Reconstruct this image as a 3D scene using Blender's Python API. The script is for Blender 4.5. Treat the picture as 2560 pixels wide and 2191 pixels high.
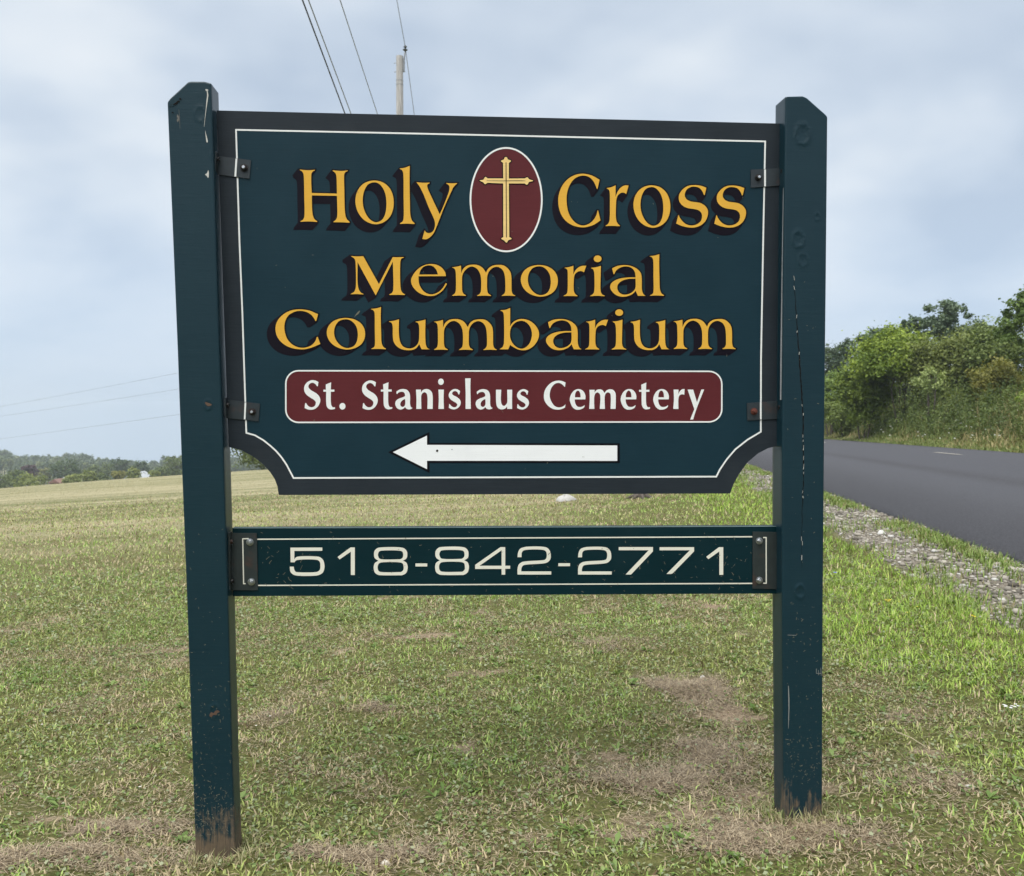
import bpy, math, random
import numpy as np
from mathutils import Vector
from mathutils.geometry import tessellate_polygon

for o in list(bpy.data.objects):
    bpy.data.objects.remove(o)
SC = bpy.context.scene
COL = SC.collection
R = math.radians
rng = np.random.default_rng(7)
random.seed(7)

# ------------------------------------------------------------------ camera
EYE = 1.51                       # camera height above the foot of the left post
FPX = 2300.0                     # focal length in survey pixels (frame 2560 x 2191)
PITCH = R(1.5)
cam_d = bpy.data.cameras.new('camera')
cam = bpy.data.objects.new('camera', cam_d)
COL.objects.link(cam)
cam_d.sensor_width = 36.0
cam_d.sensor_fit = 'HORIZONTAL'
cam_d.lens = FPX / 2560 * 36
cam_d.clip_start = 0.05
cam_d.clip_end = 4000
cam_d.dof.use_dof = True
cam_d.dof.focus_distance = 3.15
cam_d.dof.aperture_fstop = 8.0
cam.location = (0, 0, EYE)
cam.rotation_euler = (R(90) - PITCH, 0, 0)
SC.camera = cam

# ------------------------------------------------------------------ world
SUN_EL, SUN_AZ = R(64), R(205)   # azimuth clockwise from +Y: behind the camera, to the left
world = bpy.data.worlds.new('World')
SC.world = world
world.use_nodes = True
world.cycles.sampling_method = 'MANUAL'
world.cycles.sample_map_resolution = 256
nt = world.node_tree
nt.nodes.clear()
def N(tree, typ, **kw):
    n = tree.nodes.new(typ)
    for k, v in kw.items():
        setattr(n, k, v)
    return n
def L(tree, a, b):
    tree.links.new(a, b)
def math_node(tree, op, a, b=None, clamp=False):
    n = N(tree, 'ShaderNodeMath', operation=op)
    n.use_clamp = clamp
    for i, v in enumerate((a, b)):
        if v is None:
            continue
        if isinstance(v, (int, float)):
            n.inputs[i].default_value = v
        else:
            L(tree, v, n.inputs[i])
    return n.outputs[0]
def mix_col(tree, fac, a, b, blend='MIX'):
    n = N(tree, 'ShaderNodeMix', data_type='RGBA', blend_type=blend)
    for sock, v in ((n.inputs[0], fac), (n.inputs[6], a), (n.inputs[7], b)):
        if isinstance(v, (int, float)):
            sock.default_value = v
        elif isinstance(v, (tuple, list)):
            sock.default_value = (*v[:3], 1)
        else:
            L(tree, v, sock)
    return n.outputs[2]
def ramp(tree, fac, stops):
    n = N(tree, 'ShaderNodeValToRGB')
    cr = n.color_ramp
    while len(cr.elements) < len(stops):
        cr.elements.new(0.5)
    for e, (p, c) in zip(cr.elements, stops):
        e.position = p
        e.color = (*c, 1) if isinstance(c, (tuple, list)) else (c, c, c, 1)
    L(tree, fac, n.inputs[0])
    return n.outputs[0]
def noise(tree, vec, scale, detail=4, rough=0.5, dist=0.0):
    n = N(tree, 'ShaderNodeTexNoise')
    n.inputs['Scale'].default_value = scale
    n.inputs['Detail'].default_value = detail
    n.inputs['Roughness'].default_value = rough
    n.inputs['Distortion'].default_value = dist
    if vec is not None:
        L(tree, vec, n.inputs['Vector'])
    return n.outputs[0]
def mapping(tree, vec, scale=(1, 1, 1), rot=(0, 0, 0), loc=(0, 0, 0)):
    n = N(tree, 'ShaderNodeMapping')
    n.inputs['Scale'].default_value = scale
    n.inputs['Rotation'].default_value = rot
    n.inputs['Location'].default_value = loc
    L(tree, vec, n.inputs['Vector'])
    return n.outputs[0]

sky = N(nt, 'ShaderNodeTexSky', sky_type='NISHITA')
sky.sun_disc = False
sky.sun_elevation = SUN_EL
sky.sun_rotation = SUN_AZ
sky.altitude = 150
tc = N(nt, 'ShaderNodeTexCoord')
sep = N(nt, 'ShaderNodeSeparateXYZ')
L(nt, tc.outputs['Generated'], sep.inputs[0])
zc = math_node(nt, 'MAXIMUM', sep.outputs[2], 0.0)
den = math_node(nt, 'ADD', zc, 0.42)
cx_ = math_node(nt, 'DIVIDE', sep.outputs[0], den)
cy_ = math_node(nt, 'DIVIDE', sep.outputs[1], den)
comb = N(nt, 'ShaderNodeCombineXYZ')
L(nt, cx_, comb.inputs[0]); L(nt, cy_, comb.inputs[1])
cl1 = noise(nt, mapping(nt, comb.outputs[0], (0.9, 1.0, 1), loc=(8.4, 2.6, 0)), 1.7, 4, 0.48, 0.25)
cl2 = noise(nt, mapping(nt, comb.outputs[0], (1, 1.2, 1), loc=(7.7, 2.2, 0)), 3.1, 3, 0.5, 0.0)
clsum = math_node(nt, 'ADD', math_node(nt, 'MULTIPLY', cl1, 0.72), math_node(nt, 'MULTIPLY', cl2, 0.28))
cloud = ramp(nt, clsum, [(0.35, (1.66, 1.97, 2.38)), (0.43, (2.10, 2.38, 2.72)), (0.495, (2.55, 2.76, 2.98)), (0.57, (2.92, 3.04, 3.16))])
horizon = ramp(nt, zc, [(0.0, 0.85), (0.10, 0.62), (0.24, 0.08), (0.4, 0.0)])
cloud2 = mix_col(nt, horizon, cloud, (1.74, 2.16, 2.74))
skymix = mix_col(nt, 0.96, sky.outputs[0], cloud2)
bg = N(nt, 'ShaderNodeBackground')
bg.inputs['Strength'].default_value = 0.10
L(nt, skymix, bg.inputs['Color'])
wo = N(nt, 'ShaderNodeOutputWorld')
L(nt, bg.outputs[0], wo.inputs['Surface'])

# ------------------------------------------------------------------ sun (thin overcast)
sd = bpy.data.lights.new('sun', 'SUN')
sd.energy = 1.5
sd.angle = R(60)
sd.color = (1.0, 0.97, 0.92)
sun = bpy.data.objects.new('sun', sd)
COL.objects.link(sun)
sdir = Vector((math.sin(SUN_AZ) * math.cos(SUN_EL), math.cos(SUN_AZ) * math.cos(SUN_EL), math.sin(SUN_EL)))
sun.location = sdir * 40
sun.rotation_euler = sdir.to_track_quat('Z', 'Y').to_euler()

SC.view_settings.view_transform = 'Standard'
SC.view_settings.look = 'None'
SC.view_settings.exposure = 1.58
SC.view_settings.gamma = 1.0
SC.view_settings.use_curve_mapping = False
SC.render.engine = 'CYCLES'
SC.cycles.use_denoising = True
SC.cycles.use_adaptive_sampling = True
SC.cycles.adaptive_threshold = 0.02
SC.cycles.max_bounces = 6
SC.cycles.diffuse_bounces = 3
SC.cycles.glossy_bounces = 3
SC.cycles.transparent_max_bounces = 4
SC.cycles.volume_bounces = 1

# ------------------------------------------------------------------ materials
def lin(r, g, b):
    f = lambda c: (c / 255 / 12.92) if c <= 10 else ((c / 255 + 0.055) / 1.055) ** 2.4
    return (f(r), f(g), f(b))
def new_mat(name):
    m = bpy.data.materials.new(name)
    m.use_nodes = True
    t = m.node_tree
    b = t.nodes['Principled BSDF']
    return m, t, b
def bump(t, b, height, strength=0.3, dist=0.002):
    n = N(t, 'ShaderNodeBump')
    n.inputs['Strength'].default_value = strength
    n.inputs['Distance'].default_value = dist
    L(t, height, n.inputs['Height'])
    L(t, n.outputs[0], b.inputs['Normal'])
def obj_coord(t):
    return N(t, 'ShaderNodeTexCoord').outputs['Object']

def paint(name, c, rough=0.45, spec=0.3, var=0.12, brush=(3, 3, 90), dirt=0.0):
    """brushed enamel: faint tone variation and fine horizontal brush relief"""
    m, t, b = new_mat(name)
    oc = obj_coord(t)
    n1 = noise(t, oc, 5.0, 5, 0.6)
    n2 = noise(t, mapping(t, oc, brush), 4.0, 4, 0.6)
    v = math_node(t, 'ADD', math_node(t, 'MULTIPLY', n1, 0.5), math_node(t, 'MULTIPLY', n2, 0.5))
    f = ramp(t, v, [(0.3, 0.0), (0.7, 1.0)])
    lo = tuple(x * (1 - var) for x in c)
    hi = tuple(min(1, x * (1 + var) + 0.002) for x in c)
    colr = mix_col(t, f, lo, hi)
    if dirt:
        d = ramp(t, noise(t, mapping(t, oc, (1, 1, 0.35)), 9, 6, 0.7), [(0.56, 0.0), (0.8, 1.0)])
        colr = mix_col(t, math_node(t, 'MULTIPLY', d, dirt), colr, (0.16, 0.15, 0.13))
    L(t, colr, b.inputs['Base Color'])
    L(t, ramp(t, n1, [(0.2, rough - 0.08), (0.8, rough + 0.08)]), b.inputs['Roughness'])
    b.inputs['Specular IOR Level'].default_value = spec
    bump(t, b, math_node(t, 'ADD', n2, math_node(t, 'MULTIPLY', n1, 0.3)), 0.22, 0.0012)
    return m

M = {}
M['field'] = paint('dark teal enamel', (0.0056, 0.0265, 0.0395), 0.45, 0.15, 0.14, dirt=0.015)
M['border'] = paint('charcoal enamel', (0.0180, 0.0245, 0.0315), 0.5, 0.15, 0.2, dirt=0.04)
M['board'] = paint('dark green board enamel', (0.0010, 0.0170, 0.0225), 0.45, 0.12, 0.14, dirt=0.02)
M['gold'] = paint('gold ochre enamel', (0.70, 0.385, 0.045), 0.5, 0.2, 0.07)
M['leaf'] = paint('gold leaf', (0.8, 0.56, 0.2), 0.45, 0.5, 0.22)
M['shadow'] = paint('dark plum enamel', (0.0060, 0.0042, 0.0095), 0.5, 0.10, 0.15)
M['outline'] = paint('black enamel', (0.0025, 0.003, 0.006), 0.5, 0.1, 0.1)
M['maroon'] = paint('maroon enamel', (0.098, 0.0165, 0.020), 0.45, 0.16, 0.1)
M['white'] = paint('white enamel', (0.78, 0.79, 0.77), 0.5, 0.3, 0.05, dirt=0.05)
M['arrow'] = paint('arrow white enamel', (0.82, 0.83, 0.84), 0.5, 0.3, 0.04, dirt=0.06)
M['cream'] = paint('cream vinyl', (0.72, 0.70, 0.60), 0.45, 0.3, 0.05, dirt=0.06)
M['chip'] = paint('old pale paint', (0.50, 0.49, 0.45), 0.7, 0.2, 0.15)

# post paint: enamel that wears through to bare wood in the last hand above the soil
def post_mat():
    m, t, b = new_mat('post paint')
    oc = obj_coord(t)
    sp = N(t, 'ShaderNodeSeparateXYZ'); L(t, oc, sp.inputs[0])
    z = sp.outputs[2]
    n1 = noise(t, oc, 4.0, 5, 0.6)
    brush = noise(t, mapping(t, oc, (3, 3, 48)), 3.0, 5, 0.7, 0.3)
    grain = noise(t, mapping(t, oc, (60, 60, 3)), 3.0, 5, 0.65)
    tone = ramp(t, math_node(t, 'ADD', math_node(t, 'MULTIPLY', n1, .5), math_node(t, 'MULTIPLY', brush, .5)), [(0.3, 0), (0.7, 1)])
    pc = mix_col(t, tone, (0.0042, 0.0225, 0.0335), (0.0080, 0.0305, 0.042))
    wood = mix_col(t, grain, (0.05, 0.036, 0.024), (0.21, 0.155, 0.10))
    mud = ramp(t, noise(t, oc, 18, 5, .6), [(0.4, 0), (0.7, 1)])
    wood = mix_col(t, math_node(t, 'MULTIPLY', mud, 0.45), wood, (0.045, 0.042, 0.034))
    wear = math_node(t, 'MULTIPLY', math_node(t, 'SUBTRACT', 0.15, z), 7.0)
    wear = math_node(t, 'ADD', wear, math_node(t, 'MULTIPLY', math_node(t, 'SUBTRACT', grain, 0.5), 1.7))
    wear = math_node(t, 'ADD', wear, math_node(t, 'MULTIPLY', math_node(t, 'SUBTRACT', noise(t, mapping(t, oc, (1, 1, .55)), 16, 5, .7), 0.5), 3.4))
    wf = ramp(t, wear, [(0.22, 0.0), (0.45, 0.45), (0.85, 1.0)])
    lowdust = math_node(t, 'MULTIPLY', ramp(t, math_node(t, 'MULTIPLY', math_node(t, 'SUBTRACT', 0.75, z), 1.4), [(0, 0), (1, 1)]),
                        ramp(t, noise(t, oc, 120, 3, .7), [(0.62, 0.0), (0.72, 1.0)]))
    pc = mix_col(t, math_node(t, 'MULTIPLY', lowdust, 0.5), pc, (0.13, 0.125, 0.10))
    L(t, mix_col(t, wf, pc, wood), b.inputs['Base Color'])
    L(t, ramp(t, wf, [(0, 0.33), (1, 0.85)]), b.inputs['Roughness'])
    b.inputs['Specular IOR Level'].default_value = 0.28
    h = math_node(t, 'ADD', math_node(t, 'MULTIPLY', brush, 0.7), math_node(t, 'MULTIPLY', n1, 0.5))
    h = math_node(t, 'SUBTRACT', h, math_node(t, 'MULTIPLY', wf, math_node(t, 'ADD', 0.5, grain)))
    bump(t, b, h, 0.42, 0.0018)
    return m
M['post'] = post_mat()

def metal(name, c, rough=0.5, rust=0.0, metallic=0.6):
    m, t, b = new_mat(name)
    oc = obj_coord(t)
    n1 = noise(t, oc, 35, 5, 0.65)
    c1 = mix_col(t, n1, tuple(x * 0.6 for x in c), tuple(min(1, x * 1.4) for x in c))
    r = ramp(t, noise(t, oc, 16, 5, 0.6), [(0.62 - rust * 0.25, 0.0), (0.72, 1.0)])
    c2 = mix_col(t, math_node(t, 'MULTIPLY', r, min(1, rust * 2)), c1, (0.09, 0.03, 0.015))
    L(t, c2, b.inputs['Base Color'])
    b.inputs['Roughness'].default_value = rough
    b.inputs['Metallic'].default_value = metallic
    bump(t, b, n1, 0.3, 0.001)
    return m
M['bracket'] = metal('painted bracket steel', (0.020, 0.028, 0.033), 0.45, 0.15, 0.15)
M['plate'] = metal('rusty bracket steel', (0.020, 0.028, 0.028), 0.5, 0.22, 0.15)
M['zinc'] = metal('zinc bolt', (0.38, 0.40, 0.42), 0.3, 0.1, 0.9)
M['darkbolt'] = metal('dark bolt', (0.012, 0.011, 0.011), 0.5, 0.3, 0.4)
M['rustbolt'] = metal('rusted bolt', (0.11, 0.03, 0.02), 0.8, 0.8, 0.2)
M['studtip'] = metal('worn stud tip', (0.6, 0.62, 0.65), 0.35, 0.0, 0.9)

def attr_mat(name, transl=0.3, rough=0.7, spec=0.2, jitter=0.0):
    m = bpy.data.materials.new(name)
    m.use_nodes = True
    t = m.node_tree
    b = t.nodes['Principled BSDF']
    a = N(t, 'ShaderNodeAttribute'); a.attribute_name = 'Col'
    L(t, a.outputs['Color'], b.inputs['Base Color'])
    b.inputs['Roughness'].default_value = rough
    b.inputs['Specular IOR Level'].default_value = spec
    if transl > 0:
        tr = N(t, 'ShaderNodeBsdfTranslucent')
        L(t, mix_col(t, 1.0, a.outputs['Color'], (1.0, 1.0, 0.6), 'MULTIPLY'), tr.inputs['Color'])
        mx = N(t, 'ShaderNodeMixShader'); mx.inputs[0].default_value = transl
        L(t, b.outputs[0], mx.inputs[1]); L(t, tr.outputs[0], mx.inputs[2])
        L(t, mx.outputs[0], t.nodes['Material Output'].inputs['Surface'])
    return m
M['grass'] = attr_mat('grass blades', 0.18, 0.5, 0.3)
M['foliage'] = attr_mat('foliage', 0.3, 0.55, 0.3)
M['stone'] = attr_mat('gravel stones', 0.0, 0.85, 0.2)

# ------------------------------------------------------------------ helpers
def tag(o, label=None, cat=None, group=None, kind=None):
    if label: o['label'] = label
    if cat: o['category'] = cat
    if group: o['group'] = group
    if kind: o['kind'] = kind
    return o
def empty(name, loc):
    o = bpy.data.objects.new(name, None)
    o.empty_display_size = 0.1
    o.location = loc
    COL.objects.link(o)
    return o
def root_loc(parent):
    loc = Vector((0, 0, 0))
    while parent is not None:
        loc = loc + Vector(parent.location)
        parent = parent.parent
    return loc
def add_mesh(name, verts, faces, mats, parent=None, mat_idx=None, smooth=False, origin=None):
    """verts in world space; object origin = parent's (or the given) location"""
    base = root_loc(parent) if parent is not None else Vector(origin or (0, 0, 0))
    me = bpy.data.meshes.new(name)
    me.from_pydata([tuple(Vector(v) - base) for v in verts], [], faces)
    for m in (mats if isinstance(mats, (list, tuple)) else [mats]):
        me.materials.append(m)
    if mat_idx is not None:
        me.polygons.foreach_set('material_index', mat_idx)
    if smooth:
        me.polygons.foreach_set('use_smooth', [True] * len(me.polygons))
    me.update()
    o = bpy.data.objects.new(name, me)
    COL.objects.link(o)
    if parent is not None:
        o.parent = parent
    else:
        o.location = base
    return o
def mesh_np(name, V, T, mat, parent=None, col=None, origin=(0, 0, 0), smooth=False):
    base = np.array(root_loc(parent) if parent is not None else origin, dtype=np.float64)
    V = np.asarray(V, dtype=np.float64) - base
    T = np.asarray(T, dtype=np.int32)
    me = bpy.data.meshes.new(name)
    me.vertices.add(len(V))
    me.vertices.foreach_set('co', V.astype(np.float32).ravel())
    k = T.shape[1]
    me.loops.add(T.size)
    me.loops.foreach_set('vertex_index', T.ravel())
    me.polygons.add(len(T))
    me.polygons.foreach_set('loop_start', np.arange(0, T.size, k, dtype=np.int32))
    if smooth:
        me.polygons.foreach_set('use_smooth', np.ones(len(T), dtype=bool))
    me.update(calc_edges=True)
    if col is not None:
        at = me.color_attributes.new('Col', 'FLOAT_COLOR', 'POINT')
        c4 = np.ones((len(V), 4), dtype=np.float32); c4[:, :3] = col
        at.data.foreach_set('color', c4.ravel())
    me.materials.append(mat)
    o = bpy.data.objects.new(name, me)
    COL.objects.link(o)
    if parent is not None:
        o.parent = parent
    else:
        o.location = origin
    return o
def box_data(cx, cy, cz, sx, sy, sz):
    v = [(cx + i * sx / 2, cy + j * sy / 2, cz + k * sz / 2) for i in (-1, 1) for j in (-1, 1) for k in (-1, 1)]
    f = [(0, 1, 3, 2), (4, 6, 7, 5), (0, 4, 5, 1), (2, 3, 7, 6), (0, 2, 6, 4), (1, 5, 7, 3)]
    return v, f
def tube(points, radii, seg=8, caps=True):
    pts = [Vector(p) for p in points]
    V, F = [], []
    for i, p in enumerate(pts):
        d = (pts[min(i + 1, len(pts) - 1)] - pts[max(i - 1, 0)]).normalized()
        a = d.orthogonal().normalized() if abs(d.z) < 0.9 else Vector((1, 0, 0)) - d * d.x
        a.normalize()
        b = d.cross(a)
        for k in range(seg):
            an = 2 * math.pi * k / seg
            V.append(p + (a * math.cos(an) + b * math.sin(an)) * radii[i])
    for i in range(len(pts) - 1):
        for k in range(seg):
            k2 = (k + 1) % seg
            F.append((i * seg + k, i * seg + k2, (i + 1) * seg + k2, (i + 1) * seg + k))
    if caps:
        F.append(tuple(range(seg - 1, -1, -1)))
        F.append(tuple((len(pts) - 1) * seg + k for k in range(seg)))
    return V, F
def merge(parts):
    V, F = [], []
    for v, f in parts:
        n = len(V)
        V += list(v)
        F += [tuple(i + n for i in q) for q in f]
    return V, F

# numpy value noise
_tab = np.random.default_rng(3).random((256, 256))
def vnoise(x, y, scale=1.0, seed=0):
    x = np.asarray(x, float) * scale + seed * 17.31 + 1000
    y = np.asarray(y, float) * scale + seed * 9.77 + 1000
    xi, yi = np.floor(x).astype(int), np.floor(y).astype(int)
    fx, fy = x - xi, y - yi
    fx = fx * fx * (3 - 2 * fx); fy = fy * fy * (3 - 2 * fy)
    g = lambda a, b: _tab[a & 255, b & 255]
    return (g(xi, yi) * (1 - fx) + g(xi + 1, yi) * fx) * (1 - fy) + (g(xi, yi + 1) * (1 - fx) + g(xi + 1, yi + 1) * fx) * fy
def fbm(x, y, scale=1.0, seed=0, octv=4):
    s, a, t = 0, 1.0, 0
    for i in range(octv):
        s = s + a * vnoise(x, y, scale * 2 ** i, seed + i * 3)
        t += a; a *= 0.55
    return s / t
def sstep(x, a, b):
    t = np.clip((np.asarray(x, float) - a) / (b - a), 0, 1)
    return t * t * (3 - 2 * t)

# survey: pixel of the photograph -> viewing ray
def ray(px, py):
    u, v = (px - 1280) / FPX, (1095.5 - py) / FPX
    return Vector((u, math.cos(PITCH) + v * math.sin(PITCH), -math.sin(PITCH) + v * math.cos(PITCH)))
def at_depth(px, py, y):
    d = ray(px, py)
    return Vector((0, 0, EYE)) + d * (y / d.y)

# ------------------------------------------------------------------ terrain
RD = R(8)                                        # heading of the road
def so_to_xy(s, o):
    return s * math.sin(RD) + o * math.cos(RD), s * math.cos(RD) - o * math.sin(RD)
def xy_to_so(x, y):
    return x * math.sin(RD) + y * math.cos(RD), x * math.cos(RD) - y * math.sin(RD)
E0, E1, ED = 3.56, 11.5, 8.0                     # road: near edge, far edge, centre line
def meadow(x, y):
    x = np.asarray(x, float); y = np.asarray(y, float)
    s, o = xy_to_so(x, y)
    z = 0.042 * (np.maximum(x, -60) + 1.0) - (0.019 + 0.0035 * sstep(-o, -1.5, 6)) * np.maximum(y - 3, 0) - 0.0006 * np.minimum(np.maximum(x, -45), 0) ** 2
    k = np.maximum(y - 56, 0); k = k * k / (k + 12)
    drop = -0.070 * np.minimum(k, 240) - 0.056 * np.maximum(k - 240, 0)
    z = z + drop * sstep(-o, 4, 22) + 27 * sstep(y, 650, 900) * sstep(-o, 4, 60)
    return z
def road_c(o):
    return np.interp(o, [E0, 4.4, 6.0, ED, 9.5, E1], [0.0, 0.13, 0.33, 0.54, 0.535, 0.45])
def edge_h(s):
    x, y = so_to_xy(np.asarray(s, float), E0)
    return 0.042 * (x + 1.0) - 0.019 * np.maximum(y - 3, 0)
def road_h(s, o):
    return edge_h(s) + road_c(o)
def ground_h(x, y):
    x = np.asarray(x, float); y = np.asarray(y, float)
    s, o = xy_to_so(x, y)
    lump = (fbm(x, y, 1.7, 1, 3) - 0.5) * 0.05 * sstep(-o, -3.3, -2.2) + (fbm(x, y, 7, 5, 2) - 0.5) * 0.012
    left = meadow(x, y) + lump
    e = edge_h(s)
    under = e + road_c(np.clip(o, E0, E1)) - 0.12
    bank = e + 0.40 + 1.45 * sstep(o, 11.9, 15.2) + 0.7 * sstep(o, 15, 21) + (fbm(x, y, 0.6, 9, 3) - 0.5) * 0.35 * sstep(o, 12, 14)
    z = np.where(o < E0 - 0.05, left - 0.02 * sstep(o, 3.0, 3.5), np.where(o < E1 + 0.15, under, bank))
    return z
def gh(x, y):
    return float(ground_h(np.array([x]), np.array([y]))[0])
def on_ground(px, py, lift=0.0):
    d = ray(px, py); t = 1.5; prev = t
    while t < 900:
        p = Vector((0, 0, EYE)) + d * t
        if p.z <= gh(p.x, p.y) + lift:
            lo, hi = prev, t
            for _ in range(30):
                m = (lo + hi) / 2
                p = Vector((0, 0, EYE)) + d * m
                if p.z <= gh(p.x, p.y) + lift: hi = m
                else: lo = m
            return Vector((0, 0, EYE)) + d * hi
        prev = t; t *= 1.02
    return p

# bare / dry spots: (pixel x, y, radius x m, radius y m, strength)
SPOTS = []
for px, py, rx, ry, w in [(1720, 1725, .26, .34, .85), (1650, 1955, .27, .17, 1.1), (1790, 1890, .18, .26, .85), (1850, 2100, .36, .15, .95), (2050, 2080, .28, .10, .7),
                          (905, 2135, .26, .11, 1.0), (130, 2150, .36, .09, 1.1), (310, 2075, .26, .08, 1.0), (545, 2140, .16, .07, .7),
                          (2330, 1950, .22, .16, .6), (2260, 1800, .22, .2, .45), (960, 1765, .14, .12, .55), (690, 1790, .12, .15, .5), (1520, 1610, .25, .3, .45)]:
    p = on_ground(px, py)
    SPOTS.append((p.x, p.y, rx, ry, w))
def dryness(x, y):
    wx = x + (fbm(x, y, 2.3, 21, 3) - .5) * 0.45
    wy = y + (fbm(x, y, 2.3, 33, 3) - .5) * 0.45
    d = np.zeros_like(x)
    for sx, sy, rx, ry, w in SPOTS:
        q = ((wx - sx) / rx) ** 2 + ((wy - sy) / ry) ** 2
        d = np.maximum(d, w * np.exp(-q * 1.15))
    fine = fbm(x, y, 8.0, 44, 3)
    bare = np.clip(d * (0.3 + 1.25 * fine), 0, 1)
    n = fbm(x, y, 1.9, 40, 4)
    d = np.maximum(bare, sstep(n, 0.44, 0.64) * (0.4 + 0.85 * fine))
    bare = np.maximum(bare, sstep(fbm(x, y, 3.1, 47, 4), 0.63, 0.78) * (0.25 + 0.9 * fine))
    far = sstep(y, 5.5, 24)
    s, o = xy_to_so(x, y)
    lush = sstep(o + (fbm(x, y, 1.1, 55, 3) - .5) * 1.3 + 0.5 * sstep(y, 5, 9), 1.15, 1.75)
    d = d * (1 - 0.85 * lush)
    bare = bare * (1 - 0.85 * lush)
    d = np.maximum(d, far * sstep(-o, -0.8, 2.0) * (0.38 + 0.42 * fbm(x * 0.12 + y * .02, y, 0.9, 61, 3)))
    global BARE
    BARE = bare
    return np.clip(d, 0, 1), lush

def build_ground():
    ov = np.unique(np.round(np.concatenate([np.linspace(-720, -60, 34), np.arange(-60, -8, 2.0), np.arange(-8, -3.5, .25), np.arange(-3.5, 3.4, .08),
        [E0 - .12, E0 - .06, E0 - 0.04], np.arange(3.7, 11.5, .6), [E1 + 0.1, E1 + .16], np.arange(11.75, 20, .4), np.arange(20, 60, 2.5), np.linspace(60, 420, 19)]), 3))
    sv = np.unique(np.round(np.concatenate([np.arange(-60, 1, 4.0), np.arange(1, 9, .06), np.arange(9, 20, .25), np.arange(20, 72, 1.0), np.arange(72, 140, 3.0), np.linspace(140, 960, 42)]), 3))
    O, S = np.meshgrid(ov, sv)
    X, Y = so_to_xy(S, O)
    x, y = X.ravel(), Y.ravel()
    z = ground_h(x, y)
    V = np.stack([x, y, z], 1)
    no, ns = len(ov), len(sv)
    i = np.arange(ns - 1)[:, None] * no + np.arange(no - 1)[None, :]
    T = np.stack([i, i + 1, i + no + 1, i + no], -1).reshape(-1, 4)
    s, o = xy_to_so(x, y)
    dry, lush = dryness(x, y)
    grav = sstep(o, 2.25, 2.5) * (1 - sstep(o, 3.6, 3.9))
    fld = sstep(y, 6, 24) * sstep(-o, -0.5, 3) * (1 - sstep(y, 74, 90))
    colr = np.stack([grav, np.maximum(BARE, dry * .35), fld], 1)
    m, t, b = new_mat('lawn soil and thatch')
    a = N(t, 'ShaderNodeAttribute'); a.attribute_name = 'Col'
    sp = N(t, 'ShaderNodeSeparateColor'); L(t, a.outputs['Color'], sp.inputs[0])
    oc = obj_coord(t)
    f1 = noise(t, oc, 55, 3, 0.7)
    f2 = noise(t, oc, 7, 3, 0.6)
    f3 = noise(t, oc, 240, 3, 0.7)
    green = mix_col(t, ramp(t, f1, [(0.3, 0), (0.7, 1)]), (0.055, 0.065, 0.02), (0.19, 0.185, 0.07))
    soil = mix_col(t, ramp(t, f3, [(0.35, 0), (0.65, 1)]), (0.15, 0.105, 0.068), (0.48, 0.375, 0.265))
    df = math_node(t, 'ADD', sp.outputs[1], math_node(t, 'MULTIPLY', math_node(t, 'SUBTRACT', f1, 0.5), 0.9))
    near = mix_col(t, ramp(t, df, [(0.35, 0), (0.75, 1)]), green, soil)
    # mown far field: swaths of straw and green
    swath = noise(t, mapping(t, oc, (0.045, 0.62, 0.3), rot=(0, 0, R(-7))), 1.0, 5, 0.62, 0.25)
    fine = noise(t, mapping(t, oc, (1.2, 3.2, 1)), 2.2, 5, 0.7)
    sw = math_node(t, 'ADD', math_node(t, 'MULTIPLY', swath, 0.72), math_node(t, 'MULTIPLY', fine, 0.28))
    fcol = ramp(t, sw, [(0.38, (0.14, 0.152, 0.062)), (0.45, (0.225, 0.218, 0.112)), (0.52, (0.305, 0.28, 0.165)), (0.60, (0.40, 0.355, 0.225))])
    c1 = mix_col(t, sp.outputs[2], near, fcol)
    gcol = mix_col(t, ramp(t, noise(t, oc, 90, 4, .7), [(0.3, 0), (0.7, 1)]), (0.11, 0.092, 0.07), (0.31, 0.275, 0.225))
    gcol = mix_col(t, ramp(t, f2, [(0.52, 0), (0.62, 0.55)]), gcol, (0.13, 0.13, 0.055))
    c2 = mix_col(t, sp.outputs[0], c1, gcol)
    L(t, c2, b.inputs['Base Color'])
    b.inputs['Roughness'].default_value = 0.95
    b.inputs['Specular IOR Level'].default_value = 0.1
    bump(t, b, math_node(t, 'ADD', f1, f3), 0.6, 0.02)
    g = mesh_np('ground', V, T, m, col=colr, smooth=True)
    tag(g, 'mown weedy lawn sloping down to a straw coloured field', 'ground', kind='structure')
    return g
ground = build_ground()

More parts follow.
